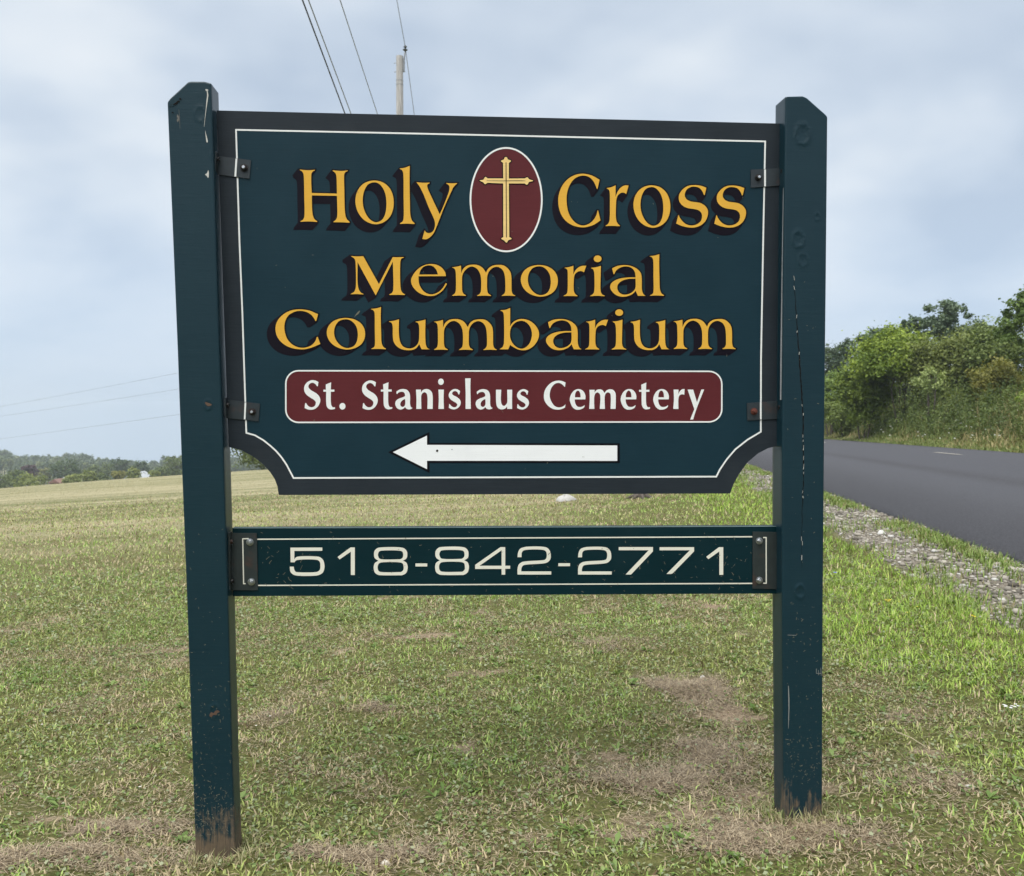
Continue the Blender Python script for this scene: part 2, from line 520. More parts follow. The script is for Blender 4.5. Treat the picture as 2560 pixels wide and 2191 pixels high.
def build_road():
    ov = np.array([E0 - 0.05, E0 - 0.02, E0, E0 + .15, 3.9, 4.4, 5.2, 6, 7, ED, 8.8, 9.5, 10.5, 11.2, E1, E1 + .05])
    sv = np.concatenate([np.arange(-60, 0, 5.0), np.arange(0, 30, .5), np.arange(30, 90, 2.0), np.arange(90, 560, 10.0)])
    O, S = np.meshgrid(ov, sv)
    wob = (fbm(S, S * 0 + 2, 2.2, 71, 3) - .5) * 0.10 * (np.abs(O - E0) < 0.06)
    X, Y = so_to_xy(S, O + wob)
    Z = road_h(S, np.clip(O, E0, E1))
    Z = Z - np.where((O < E0 - 0.03) | (O > E1 + 0.02), 0.13, 0) - np.where(np.abs(O - (E0 - .02)) < .005, 0.02, 0)
    V = np.stack([X.ravel(), Y.ravel(), Z.ravel()], 1)
    no, ns = len(ov), len(sv)
    i = np.arange(ns - 1)[:, None] * no + np.arange(no - 1)[None, :]
    T = np.stack([i, i + 1, i + no + 1, i + no], -1).reshape(-1, 4)
    oo = O.ravel()
    colr = np.stack([np.clip((oo - E0) / (E1 - E0), 0, 1)] * 3, 1)
    m, t, b = new_mat('asphalt')
    a = N(t, 'ShaderNodeAttribute'); a.attribute_name = 'Col'
    oc = obj_coord(t)
    ag = noise(t, oc, 55, 4, 0.8)
    # lengthwise wear, in road axes
    along = mapping(t, oc, (1, 1, 1), rot=(0, 0, RD))
    st = noise(t, mapping(t, along, (2.4, 0.03, 1)), 1.0, 4, 0.6)
    base = ramp(t, a.outputs['Fac'], [(0.0, (0.010, 0.0095, 0.011)), (0.03, (0.014, 0.0135, 0.016)), (0.10, (0.024, 0.0235, 0.027)), (0.20, (0.043, 0.0435, 0.050)), (0.27, (0.047, 0.0475, 0.055)),
                                     (0.32, (0.029, 0.0275, 0.031)), (0.37, (0.044, 0.0445, 0.052)), (0.8, (0.050, 0.0505, 0.059)), (0.92, (0.034, 0.0345, 0.040)), (1.0, (0.05, 0.05, 0.056))])
    c = mix_col(t, math_node(t, 'MULTIPLY', st, 0.3), base, (0.032, 0.031, 0.036))
    c = mix_col(t, ramp(t, ag, [(0.42, 0.0), (0.75, 0.75)]), c, (0.125, 0.125, 0.14))
    c = mix_col(t, ramp(t, ag, [(0.25, 0.7), (0.42, 0.0)]), c, (0.010, 0.010, 0.012))
    L(t, c, b.inputs['Base Color'])
    b.inputs['Roughness'].default_value = 0.75
    b.inputs['Specular IOR Level'].default_value = 0.3
    bump(t, b, ag, 0.7, 0.006)
    r = mesh_np('road', V, T, m, col=colr, smooth=True)
    tag(r, 'dark grey asphalt country road running past the sign', 'road', kind='structure')
    # broken centre line
    pm, t, b = new_mat('worn road paint')
    oc = obj_coord(t)
    L(t, mix_col(t, ramp(t, noise(t, oc, 40, 4, .7), [(0.35, 0), (0.6, 1)]), (0.16, 0.15, 0.14), (0.62, 0.58, 0.50)), b.inputs['Base Color'])
    b.inputs['Roughness'].default_value = 0.7
    ca, cb = at_depth(2341, 1128, 30), at_depth(2396, 1134, 30)
    s0 = 24.6
    for k in range(-1, 6):
        a0 = s0 + k * 17.0
        ss = np.linspace(a0, a0 + 2.1, 8)
        V, F = [], []
        for q, sq in enumerate(ss):
            for o_ in (ED - .06, ED + .06):
                x, y = so_to_xy(sq, o_)
                V.append((x, y, float(road_h(sq, ED)) + 0.006))
        F = [(2 * q, 2 * q + 1, 2 * q + 3, 2 * q + 2) for q in range(7)]
        add_mesh('centre_line_dash', V, F, pm, r)
    return r
road = build_road()

# ------------------------------------------------------------------ the sign
YP0, YK, YL = 3.13, 0.069, -0.02
NRM = Vector((-YK, 1, -YL)).normalized()          # points away from the camera
def plane(px, py, off=0.0):
    """point of a survey pixel on the plane lying `off` metres behind the posts' front faces"""
    d = ray(px, py)
    n = Vector((-YK, 1, -YL))
    c = YP0 + YL * -1.3 + off * n.length
    t = (c - n.dot(Vector((0, 0, EYE)))) / n.dot(d)
    return Vector((0, 0, EYE)) + d * t
SIGN = empty('cemetery_sign', (0.0, 3.15, 0.04))
tag(SIGN, 'dark teal wooden cemetery sign with gold lettering hung between two square posts', 'sign')

PF = 0.055                                        # panel front, behind the post fronts

def catmull(pts, n=6):
    """closed outline; pts = [(x, y, corner)]"""
    out = []
    m = len(pts)
    for i in range(m):
        p1, p2 = pts[i], pts[(i + 1) % m]
        out.append((p1[0], p1[1]))
        if p1[2] and p2[2]:
            continue
        p0 = p1 if p1[2] else pts[i - 1]
        p3 = p2 if p2[2] else pts[(i + 2) % m]
        P = [np.array(q[:2], float) for q in (p0, p1, p2, p3)]
        if p1[2]: P[0] = 2 * P[1] - P[2]
        if p2[2]: P[3] = 2 * P[2] - P[1]
        t0 = 0.0
        t1 = t0 + max(np.linalg.norm(P[1] - P[0]), 1e-6) ** 0.5
        t2 = t1 + max(np.linalg.norm(P[2] - P[1]), 1e-6) ** 0.5
        t3 = t2 + max(np.linalg.norm(P[3] - P[2]), 1e-6) ** 0.5
        for k in range(1, n):
            t = t1 + (t2 - t1) * k / n
            A1 = (t1 - t) / (t1 - t0) * P[0] + (t - t0) / (t1 - t0) * P[1]
            A2 = (t2 - t) / (t2 - t1) * P[1] + (t - t1) / (t2 - t1) * P[2]
            A3 = (t3 - t) / (t3 - t2) * P[2] + (t - t2) / (t3 - t2) * P[3]
            B1 = (t2 - t) / (t2 - t0) * A1 + (t - t0) / (t2 - t0) * A2
            B2 = (t3 - t) / (t3 - t1) * A2 + (t - t1) / (t3 - t1) * A3
            C = (t2 - t) / (t2 - t1) * B1 + (t - t1) / (t2 - t1) * B2
            out.append((C[0], C[1]))
    return out
def parse(s):
    if s.startswith('E'):
        cx, cy, rx, ry = [float(v) for v in s[1:].split()]
        return [(cx + rx * math.cos(2 * math.pi * k / 40), cy + ry * math.sin(2 * math.pi * k / 40)) for k in range(40)]
    pts = []
    for w in s.split():
        c = w.endswith('.')
        x, y = w.rstrip('.').split(',')
        pts.append((float(x), float(y), c))
    return catmull(pts)
def area(c):
    return 0.5 * sum(c[i][0] * c[(i + 1) % len(c)][1] - c[(i + 1) % len(c)][0] * c[i][1] for i in range(len(c)))
def orient(contours):
    """first contour of each island positive; holes negative (holes = contours inside an earlier one)"""
    def inside(p, poly):
        r = False
        for i in range(len(poly)):
            a, b = poly[i], poly[i - 1]
            if (a[1] > p[1]) != (b[1] > p[1]) and p[0] < (b[0] - a[0]) * (p[1] - a[1]) / (b[1] - a[1]) + a[0]:
                r = not r
        return r
    res = []
    for i, c in enumerate(contours):
        hole = any(j != i and inside(c[0], d) for j, d in enumerate(contours))
        if (area(c) < 0) != hole:
            c = c[::-1]
        res.append((c, hole))
    return res
def grow(c, d):
    """outline moved outwards by d (positive orientation)"""
    out = []
    m = len(c)
    for i in range(m):
        a, p, b = np.array(c[i - 1]), np.array(c[i]), np.array(c[(i + 1) % m])
        e1, e2 = p - a, b - p
        n1 = np.array((e1[1], -e1[0])) / max(np.linalg.norm(e1), 1e-6)
        n2 = np.array((e2[1], -e2[0])) / max(np.linalg.norm(e2), 1e-6)
        n = n1 + n2
        l = np.linalg.norm(n)
        if l < 1e-3:
            n = n1; l = 1
        n = n / l
        k = min(1.0 / max(n.dot(n1), 0.3), 1.7)
        q = p + n * d * k
        out.append((q[0], q[1]))
    return out
def fill(contours, off):
    """triangulated flat shape of pixel outlines on the plane at depth off"""
    islands = []
    cs = orient(contours)
    outs = [c for c, h in cs if not h]
    holes = [c for c, h in cs if h]
    V, F = [], []
    def inside(p, poly):
        r = False
        for i in range(len(poly)):
            a, b = poly[i], poly[i - 1]
            if (a[1] > p[1]) != (b[1] > p[1]) and p[0] < (b[0] - a[0]) * (p[1] - a[1]) / (b[1] - a[1]) + a[0]:
                r = not r
        return r
    for o_ in outs:
        loops = [o_] + [h for h in holes if inside(h[0], o_)]
        flat = [p for l in loops for p in l]
        tris = tessellate_polygon([[Vector((p[0], -p[1], 0)) for p in l] for l in loops])
        n = len(V)
        V += [plane(p[0], p[1], off) for p in flat]
        for tri in tris:
            a, b, c = [flat[i] for i in tri]
            cr = (b[0] - a[0]) * (c[1] - a[1]) - (b[1] - a[1]) * (c[0] - a[0])
            tri = tuple(tri) if cr < 0 else tuple(tri[::-1])      # face the camera
            F.append(tuple(i + n for i in tri))
    return V, F
def strip(c, c2, off1, off2):
    V = [plane(p[0], p[1], off1) for p in c] + [plane(p[0], p[1], off2) for p in c2]
    m = len(c)
    F = [(i, (i + 1) % m, m + (i + 1) % m, m + i) for i in range(m)]
    return V, F
def ribbon(path, w, off, closed=False):
    """painted line of width w px along a pixel path"""
    P = [np.array(p, float) for p in path]
    m = len(P)
    A, B = [], []
    for i in range(m):
        a = P[i - 1] if (i > 0 or closed) else P[i]
        b = P[(i + 1) % m] if (i < m - 1 or closed) else P[i]
        d1 = P[i] - a; d2 = b - P[i]
        if np.linalg.norm(d1) < 1e-6: d1 = d2
        if np.linalg.norm(d2) < 1e-6: d2 = d1
        d1 /= np.linalg.norm(d1); d2 /= np.linalg.norm(d2)
        n1 = np.array((-d1[1], d1[0])); n2 = np.array((-d2[1], d2[0]))
        n = n1 + n2; n /= np.linalg.norm(n)
        k = 1 / max(n.dot(n1), 0.4)
        ww = w[i] if isinstance(w, (list, tuple)) else w
        A.append(P[i] + n * k * ww / 2); B.append(P[i] - n * k * ww / 2)
    V = [plane(p[0], p[1], off) for p in A] + [plane(p[0], p[1], off) for p in B]
    F = [(i, i + 1, m + i + 1, m + i) for i in range(m - 1)]
    if closed:
        F.append((m - 1, 0, m, 2 * m - 1))
    return V, F
def slab(poly, off, thick):
    """solid board: pixel outline on the plane `off`, extruded straight back"""
    Fv, Ff = fill([poly], off)
    c = orient([poly])[0][0]
    n = len(c)
    A = [plane(p[0], p[1], off) for p in c]
    Bk = [a + NRM * thick for a in A]
    tris = tessellate_polygon([[Vector((p[0], -p[1], 0)) for p in c]])
    V = A + Bk
    F = []
    for tri in tris:
        a, b, d = [c[i] for i in tri]
        cr = (b[0] - a[0]) * (d[1] - a[1]) - (b[1] - a[1]) * (d[0] - a[0])
        tri = tuple(tri) if cr < 0 else tuple(tri[::-1])
        F.append(tri)
        F.append(tuple(i + n for i in tri[::-1]))
    for i in range(n):
        j = (i + 1) % n
        F.append((i, j, j + n, i + n))
    return V, F

# --- main panel
arcL = [(571.6, 1118), (581, 1120), (603, 1126), (624.6, 1136.7), (641.5, 1148), (658.5, 1162), (675.4, 1180.7), (686.7, 1198), (693.5, 1216), (696.8, 1238)]
arcR = [(1825.5, 1234.2), (1833, 1212.5), (1847, 1186.4), (1869, 1156), (1895, 1134), (1920, 1121), (1944, 1114.8)]
outline_px = [(541.9, 276.5), (900, 285), (1250, 292.5), (1600, 300.5), (1957, 309.5)] + arcR[::-1] + arcL[::-1]
V, F = slab(outline_px, PF, 0.032)
panel = add_mesh('sign_panel', V, F, M['border'], SIGN)
tag(panel, 'dark teal panel with charcoal border and scooped lower corners')
lineL = [(615.8, 1082.7), (637, 1088.5), (658.5, 1101), (675.4, 1114.5), (690, 1127.7), (703.6, 1143.5), (716, 1161.5), (733.8, 1195.5)]
lineR = [(1790.8, 1192), (1799.5, 1174.5), (1816.8, 1149), (1838.6, 1123.5), (1869, 1099.6), (1902, 1080)]
line_path = [(590, 325), (930, 332), (1250, 339), (1600, 347), (1913, 354), (1908, 600), (1902.5, 900)] + lineR[::-1] + lineL[::-1] + [(606, 786), (598.5, 600)]
V, F = fill([line_path], PF - 0.0006)
add_mesh('painted_field', V, F, M['field'], panel)
V, F = ribbon(line_path, 4.0, PF - 0.0011, True)
add_mesh('border_line', V, F, M['white'], panel)

# --- lettering: outlines drawn over the survey, crop origin and scale per glyph
G = {}
def glyph(key, x0, y0, s, *cont):
    G[key] = [[(x0 + p[0] / s, y0 + p[1] / s) for p in parse(c)] for c in cont]
glyph('H', 730, 410, 10.36, "200,150. 400,165 595,155. 590,170 540,195 505,255 498,320 500,540 512,755. 1165,772. 1160,540 1148,310 1125,245 1085,205 1050,180. 1058,168. 1250,185 1445,172. 1435,188 1385,215 1355,265 1348,330 1355,700 1368,1200 1385,1340 1420,1430 1495,1508. 1490,1525. 1300,1515 1070,1512. 1075,1498 1130,1455 1165,1390 1175,1290 1165,830. 515,818. 515,1000 525,1240 545,1350 580,1430 655,1490. 650,1505. 430,1493 218,1500. 222,1485 280,1450 315,1385 325,1290 318,830 303,300 285,235 250,190 205,162.")
glyph('o', 860, 440, 11.083, "850,130 1060,175 1240,310 1345,510 1378,740 1350,960 1260,1150 1090,1290 890,1342 700,1305 520,1190 390,1010 325,800 320,620 370,430 490,260 660,160",
      "840,180 960,215 1070,330 1145,500 1175,720 1170,900 1130,1090 1040,1230 890,1287 760,1240 640,1110 555,930 520,740 530,540 580,370 680,230")
glyph('l', 980, 410, 8.443, "375,42. 370,300 378,800 385,1050 400,1140 430,1210 480,1255. 475,1272. 320,1263 165,1268. 172,1255 215,1225 240,1180 248,1100 245,700 240,230 228,165 205,130 160,105. 165,98. 270,82")
glyph('y', 980, 410, 8.443, "515,388. 650,400 795,398. 790,412 755,430 743,460 755,520 830,690 1008,1068. 1130,780 1205,570 1212,490 1195,450 1140,412. 1145,405. 1255,412 1378,408. 1300,490 1240,610 1080,970 940,1330 880,1460 800,1550 720,1592 640,1585. 690,1402. 720,1445 775,1462 830,1450 880,1400 905,1320 905,1230 880,1150 780,930 660,630 610,530 570,460")
glyph('C', 1370, 420, 9.418, "1215,280. 1030,180 820,138 620,175 450,280 320,450 250,660 245,850 290,1050 400,1230 570,1350 780,1400 920,1392 1080,1340 1235,1238. 1180,1005. 1165,1005. 1140,1110 1060,1240 950,1325 820,1358 690,1320 560,1200 475,1030 440,820 445,620 500,430 610,270 720,205 840,183 960,215 1050,290 1110,390 1150,497. 1165,497.")
glyph('r', 1370, 420, 9.418, "1592,412. 1590,690. 1640,560 1720,460 1810,415 1898,415. 1842,620. 1800,590 1755,583 1700,600 1640,660 1610,750 1600,900 1598,1150 1612,1250 1640,1310 1690,1360. 1685,1375. 1530,1368 1358,1372. 1362,1358 1410,1325 1445,1260 1455,1150 1458,800 1455,600 1445,540 1420,505 1380,485. 1385,477. 1490,455")
glyph('s', 1660, 440, 9.418, "998,280. 870,235 720,218 560,240 430,330 360,440 348,530 370,620 450,710 560,760 720,785 830,820 885,890 895,960 875,1050 810,1120 720,1160 600,1165 490,1120 410,1040 370,980 348,925. 338,925. 288,1125. 420,1180 600,1218 750,1210 890,1150 990,1040 1035,900 1028,800 970,710 870,645 760,622 620,600 530,550 490,475 495,400 540,320 620,268 720,255 830,285 900,360 940,452. 958,452.")
glyph('M', 850, 630, 7.4, "205,78. 320,85 430,80. 720,600. 975,98. 1080,100 1180,98. 1175,108 1135,128 1118,175 1112,260 1118,640 1130,710 1155,755 1205,790. 1200,800. 1060,795 910,798. 915,788 955,765 980,725 988,650 978,180. 660,805. 325,190. 325,560 335,650 355,710 390,755 435,780. 430,788. 315,782 195,785. 200,778 255,745 285,690 295,610 290,240 282,160 260,120 205,85.")
glyph('e', 850, 630, 7.4, "1960,450. 1945,380 1880,290 1770,235 1650,228 1520,265 1410,350 1340,450 1315,520 1330,610 1400,710 1500,780 1620,815 1720,815 1830,770 1920,690 1978,595. 1958,578. 1900,670 1820,745 1720,785 1640,780 1560,740 1500,670 1460,570 1452,452.",
      "1465,420. 1490,340 1550,275 1640,250 1720,270 1780,330 1812,420.")
glyph('m', 1100, 640, 9.418, "495,230. 500,410. 545,310 630,235 780,208 900,222 1000,280 1085,400. 1130,310 1220,240 1380,213 1500,228 1600,300 1660,390 1680,500 1685,800 1695,860 1715,900 1772,935. 1765,945. 1610,938 1450,945. 1455,935 1505,900 1535,845 1540,770 1530,500 1500,380 1440,300 1340,258 1240,285 1160,360 1115,470 1108,600 1110,790 1120,850 1145,895 1205,932. 1200,945. 1040,938 875,945. 880,932 930,900 960,845 968,780 965,520 935,400 870,305 760,253 660,280 570,370 525,470 518,600 520,790 530,850 555,895 612,930. 605,942. 450,935 285,942. 290,930 335,900 365,850 375,780 375,500 368,370 352,320 325,290 285,278. 290,270. 380,258")
glyph('i', 1400, 625, 7.674, "785,308. 780,500 778,770 790,825 815,860 860,880. 855,890. 720,883 578,890. 583,880 625,855 650,820 660,760 660,480 650,410 635,375 595,352. 600,345. 690,335", "E722 172 75 64")
glyph('a', 1400, 625, 7.674, "1000,355. 1100,310 1250,293 1380,315 1490,375 1550,450 1568,540 1570,740 1582,810 1605,855 1642,883. 1495,883. 1450,785. 1400,840 1310,885 1190,900 1080,870 1000,800 962,720 980,650 1050,590 1180,545 1320,530 1450,528. 1440,440 1400,370 1330,328 1240,320 1150,345 1080,395 1038,468. 1028,468.",
      "1450,552. 1300,560 1180,600 1110,670 1100,740 1130,810 1200,855 1270,858 1350,835 1420,780 1448,720")
glyph('Cw', 660, 760, 12.188, "1648,315. 1380,205 1100,168 850,195 620,300 450,460 360,650 355,840 410,1010 530,1170 720,1300 950,1370 1180,1388 1400,1350 1715,1225. 1638,1008. 1612,1008. 1560,1140 1450,1260 1300,1325 1150,1340 1000,1310 840,1220 710,1070 640,880 620,700 650,520 740,360 870,270 1000,225 1130,215 1280,245 1420,320 1510,420 1568,522. 1590,522.")
glyph('u', 800, 760, 7.4, "1462,285. 1458,450 1465,620 1490,720 1540,790 1620,822 1700,820 1780,775 1825,700 1835,600 1835,440 1825,380 1805,350 1770,338. 1772,328. 1860,315 1952,292. 1948,450 1950,680 1960,760 1985,815 2030,842. 1880,842. 1835,745. 1790,810 1720,850 1620,858 1500,835 1410,775 1360,690 1348,600 1345,430 1335,375 1315,345 1275,333. 1278,325. 1370,312")
glyph('b', 1060, 760, 7.1448, "1540,75. 1538,400. 1590,330 1680,280 1780,272 1900,310 1990,385 2045,480 2055,560 2030,650 1960,750 1870,810 1770,830 1680,815 1600,775 1538,735. 1505,813. 1352,813. 1358,805 1400,775 1422,730 1430,660 1428,240 1420,170 1402,138 1365,122. 1368,115. 1460,105",
      "1750,303 1830,335 1900,420 1928,530 1910,650 1850,750 1750,802 1650,770 1575,690 1540,600 1540,480 1575,390 1650,325")
# white lettering
glyph('wS', 750, 940, 9.867, "455,155. 390,120 290,108 190,150 120,230 100,320 115,400 170,475 260,540 340,590 385,640 388,690 360,745 300,775 235,765 180,720 150,670. 128,672. 112,795. 180,825 270,838 360,820 450,745 500,630 490,540 430,455 340,395 260,345 215,295 207,255 230,205 280,175 330,175 380,205 420,258. 440,258.")
glyph('wt', 750, 940, 9.867, "768,160. 760,340. 848,340. 848,392. 760,392. 762,650 775,730 800,770 830,778 865,775. 862,815. 800,830 740,828 690,800 655,740 645,640 645,392. 578,392. 578,342. 640,342. 635,215.")
glyph('w.', 750, 940, 9.867, "E1047 752 75 82")
glyph('wa', 950, 940, 9.867, "403,390. 480,340 580,325 670,350 720,410 740,480 742,690 755,750 775,782 798,785. 795,805. 750,825 700,828 650,810 620,770. 570,815 500,832 430,805 385,740 375,680 400,610 470,560 560,530 620,500. 610,440 575,402 520,395 460,415 420,455. 408,440.",
      "620,572. 560,600 515,650 500,700 515,745 560,768 600,745 622,700")
glyph('wn', 950, 940, 9.867, "888,340. 1010,340. 1010,410. 1060,350 1140,325 1220,345 1280,410 1298,500 1300,816. 1168,818. 1170,520 1150,440 1100,405 1050,430 1020,480 1015,560 1020,816. 895,818. 900,600")
glyph('wi', 950, 940, 9.867, "1440,340. 1575,340. 1568,580 1577,817. 1440,817. 1450,580", "E1503 147 70 79")
glyph('ws', 950, 940, 9.867, "1975,375. 1910,335 1840,325 1760,360 1705,430 1695,500 1730,570 1800,625 1870,665 1905,705 1895,745 1850,775 1800,770 1750,735 1722,695. 1705,700. 1698,790. 1760,820 1840,828 1920,795 1980,720 1990,640 1960,575 1890,520 1820,485 1782,450 1785,415 1815,385 1860,378 1905,400 1935,460. 1955,462.")
glyph('wl', 1140, 940, 10.36, "238,65. 378,65. 372,300 378,600 385,858. 247,858. 250,500")
glyph('wu', 1140, 940, 10.36, "1035,360. 1172,360. 1162,620 1175,710 1205,765 1245,780 1290,750 1325,690 1330,600 1325,360. 1455,360. 1452,700 1455,858. 1325,858. 1325,795. 1270,850 1190,872 1110,850 1060,790 1040,690")
glyph('wC', 1340, 940, 9.418, "697,160. 620,125 520,112 400,140 290,220 210,340 185,470 205,590 280,700 390,775 510,798 600,785 680,750. 697,670. 660,705 600,735 520,742 440,710 370,620 325,500 330,380 370,270 440,195 520,168 590,185 640,225 670,260. 682,260.")
glyph('we', 1340, 940, 9.418, "1162,555. 1165,480 1140,400 1080,335 990,312 900,345 830,430 795,550 815,650 870,750 940,795 1010,798 1080,780 1130,745 1148,697. 1138,697. 1090,725 1040,735 980,725 940,680 918,620 912,557.",
      "915,507. 925,420 950,370 985,350 1020,370 1042,420 1050,507.")
glyph('wm', 1340, 940, 9.418, "1258,330. 1380,330. 1378,395. 1420,340 1490,318 1560,335 1615,405. 1660,345 1740,316 1820,335 1868,400 1878,480 1875,780. 1755,780. 1760,480 1745,415 1695,390 1645,415 1620,480 1622,780. 1502,780. 1515,500 1500,430 1450,393 1400,415 1375,480 1368,600 1375,780. 1252,780. 1265,550")
glyph('wr', 1540, 940, 8.633, "1243,297. 1350,297. 1345,395. 1380,330 1430,290 1480,285. 1475,408. 1420,400 1370,425 1350,480 1345,600 1348,715. 1235,715. 1250,500")
glyph('wy', 1540, 940, 8.633, "1545,297. 1665,297. 1748,570. 1840,297. 1903,294. 1735,720 1665,943. 1600,945. 1690,720.")
# telephone number
glyph('5', 700, 1350, 6.907, "180,135. 730,133. 730,190. 248,192. 248,335. 280,300 330,287 600,285 690,300 745,350 767,430 765,500 740,565 680,605 620,618 290,618 220,595 180,550 168,463. 238,463. 245,510 270,550 320,560 610,558 660,545 690,510 697,450 690,390 660,355 600,342 330,345 275,360 250,388. 183,388.")
glyph('1', 700, 1350, 6.907, "1215,132. 1292,132. 1292,608. 1223,608. 1223,205. 1030,338. 993,297.")
glyph('8', 1000, 1350, 6.907, "740,122 1060,122 1130,140 1175,190 1183,240 1172,310 1110,355. 1165,385 1188,440 1188,500 1165,565 1100,605 1040,608 750,608 680,600 625,560 607,500 607,450 625,395 685,355. 625,310 610,250 620,185 670,135",
      "740,180 1050,180 1095,195 1113,240 1105,295 1070,325 1020,330 760,330 705,315 682,270 682,230 705,192", "740,385 1060,385 1105,405 1120,455 1115,515 1080,548 1040,552 750,552 700,540 677,500 677,440 700,400")
glyph('4', 1000, 1350, 6.907, "1735,126. 1817,126. 1817,448. 1902,448. 1902,500. 1817,500. 1817,602. 1755,602. 1755,503. 1298,503. 1298,432.", "1755,180. 1755,448. 1375,448.")
glyph('-', 1000, 1350, 6.907, "267,408. 470,408. 470,460. 267,460.")
glyph('2', 1280, 1350, 6.907, "95,300. 105,220 140,155 230,122 280,118 520,118 610,140 655,195 670,270 660,340 610,390 540,408 240,430 190,445 165,490 160,545. 678,545. 678,600. 95,600. 97,490 115,430 160,390 230,372 530,352 575,340 597,300 597,230 575,190 520,172 260,172 200,185 170,220 165,300.")
glyph('7', 1540, 1350, 6.907, "47,125. 638,125. 638,200. 260,600. 165,600. 565,180. 47,180.")

def placed(key, bbox=None):
    cs = G[key]
    if bbox is None:
        return cs
    xs = [p[0] for c in cs for p in c]; ys = [p[1] for c in cs for p in c]
    x0, x1, y0, y1 = min(xs), max(xs), min(ys), max(ys)
    a0, a1, b0, b1 = bbox
    return [[(a0 + (p[0] - x0) / (x1 - x0) * (a1 - a0), b0 + (p[1] - y0) / (y1 - y0) * (b1 - b0)) for p in c] for c in cs]
def gold_letter(key, sh, bbox=None, w=3.2):
    cs = placed(key, bbox)
    parts, mi = [], []
    for c, hole in orient(cs):
        g = grow(c, w)
        g2 = [(p[0] + sh[0], p[1] + sh[1]) for p in g]
        s1 = strip(g, g2, PF - 0.0022, PF - 0.0012)            # block shadow swept down to the left
        s2 = strip(c, g, PF - 0.0025, PF - 0.0023)             # black keyline
        for s_, k in ((s1, 1), (s2, 2)):
            parts.append(s_); mi += [k] * len(s_[1])
    back = fill(cs, PF - 0.0023)
    parts.append(back); mi += [2] * len(back[1])
    front = fill(cs, PF - 0.0030)
    parts.append(front); mi += [0] * len(front[1])
    V, F = merge(parts)
    add_mesh('letter', V, F, [M['gold'], M['shadow'], M['outline']], panel, mi)
SH1, SH2, SH3 = (-14, 17.5), (-12, 16.5), (-18.5, 13)
for k, sh, bb in [('H', SH1, None), ('o', SH1, None), ('l', SH1, None), ('y', SH1, None),
                  ('C', SH2, None), ('r', SH2, None), ('o', SH2, (1583.6, 1675.8, 463.7, 569.7)), ('s', SH2, None), ('s', SH2, (1785.6, 1865.1, 464.2, 569.5)),
                  ('M', SH3, None), ('e', SH3, None), ('m', SH3, None), ('o', SH3, (1302, 1394.6, 663, 742)), ('r', SH3, (1408.9, 1465.8, 664.7, 741)), ('i', SH3, None), ('a', SH3, None), ('l', SH3, (1624, 1660.4, 636, 740)),
                  ('Cw', SH3, None), ('o', SH3, (816.9, 912.8, 795.4, 874.2)), ('l', SH3, (927, 964.9, 768, 873.5)), ('u', SH3, None), ('m', SH3, (1085.2, 1242, 798, 875.5)), ('b', SH3, None),
                  ('a', SH3, (1365, 1453.8, 798, 876)), ('r', SH3, (1463, 1520.3, 799.7, 874.3)), ('i', SH3, (1529, 1566, 773.7, 874.4)), ('u', SH3, (1576, 1673.2, 799.8, 875.8)), ('m', SH3, (1684, 1839.4, 797.4, 873.2))]:
    gold_letter(k, sh, bb)

# --- maroon name plate
def rrect(x0, x1, yl0, yr0, yl1, yr1, r):
    out = []
    for cx, cy, a in ((x1 - r, yr0 + r, -90), (x1 - r, yr1 - r, 0), (x0 + r, yl1 - r, 90), (x0 + r, yl0 + r, 180)):
        for k in range(9):
            an = R(a + 90 * k / 8)
            out.append((cx + r * math.cos(an), cy + r * math.sin(an)))
    return out
box_px = rrect(714.5, 1804.5, 927.3, 928.8, 1056.5, 1055.2, 32)
V, F = fill([box_px], PF - 0.0012)
add_mesh('name_band', V, F, M['maroon'], panel)
V, F = ribbon(box_px, 3.6, PF - 0.0018, True)
add_mesh('name_band_rim', V, F, M['white'], panel)
for k, bb in [('wS', None), ('wt', None), ('w.', None), ('wS', (905, 944.4, 951.4, 1025.1)), ('wt', (952.2, 980.9, 956, 1023.9)), ('wa', None), ('wn', None), ('wi', None), ('ws', None),
              ('wl', None), ('wa', (1189, 1231, 973.3, 1024.3)), ('wu', None), ('ws', (1292.3, 1322.4, 973.3, 1024.3)), ('wC', None), ('we', None), ('wm', None),
              ('we', (1551.6, 1591, 973, 1024.8)), ('wt', (1597.6, 1625.1, 956.8, 1024)), ('we', (1633, 1672.3, 973, 1024.8)), ('wr', None), ('wy', None)]:
    V, F = fill(placed(k, bb), PF - 0.0020)
    add_mesh('letter', V, F, M['white'], panel)

# --- oval badge and cross
ox, oy = 1150 + 681.5 / 5.91, 350 + 884 / 5.91
oval = [(ox + 89.2 * math.cos(2 * math.pi * k / 72), oy + 129.3 * math.sin(2 * math.pi * k / 72)) for k in range(72)]
V, F = fill([oval], PF - 0.0012)
add_mesh('oval_badge', V, F, M['maroon'], panel)
V, F = ribbon(oval, 4.2, PF - 0.0018, True)
add_mesh('oval_rim', V, F, M['white'], panel)
glyph('cross', 1150, 350, 5.91, "678,253 655,268 650,286 604,312 610,322 636,338. 638,570. 410,570. 392,556 375,547 362,560 345,588 288,601 345,630 360,650 378,656 395,642 410,635. 638,645. 640,1438. 608,1460 655,1490 668,1508 688,1520 703,1505 712,1488 764,1463 756,1450 728,1438. 722,645. 955,645. 975,660 992,663 1005,650 1020,625 1082,606 1020,580 1005,560 992,554 975,560 962,570. 722,572. 722,340. 754,316 750,305 705,286 698,265")
cp = []
mi = []
for c, hole in orient(G['cross']):
    s_ = strip(c, grow(c, 2.4), PF - 0.0023, PF - 0.0021); cp.append(s_); mi += [1] * len(s_[1])
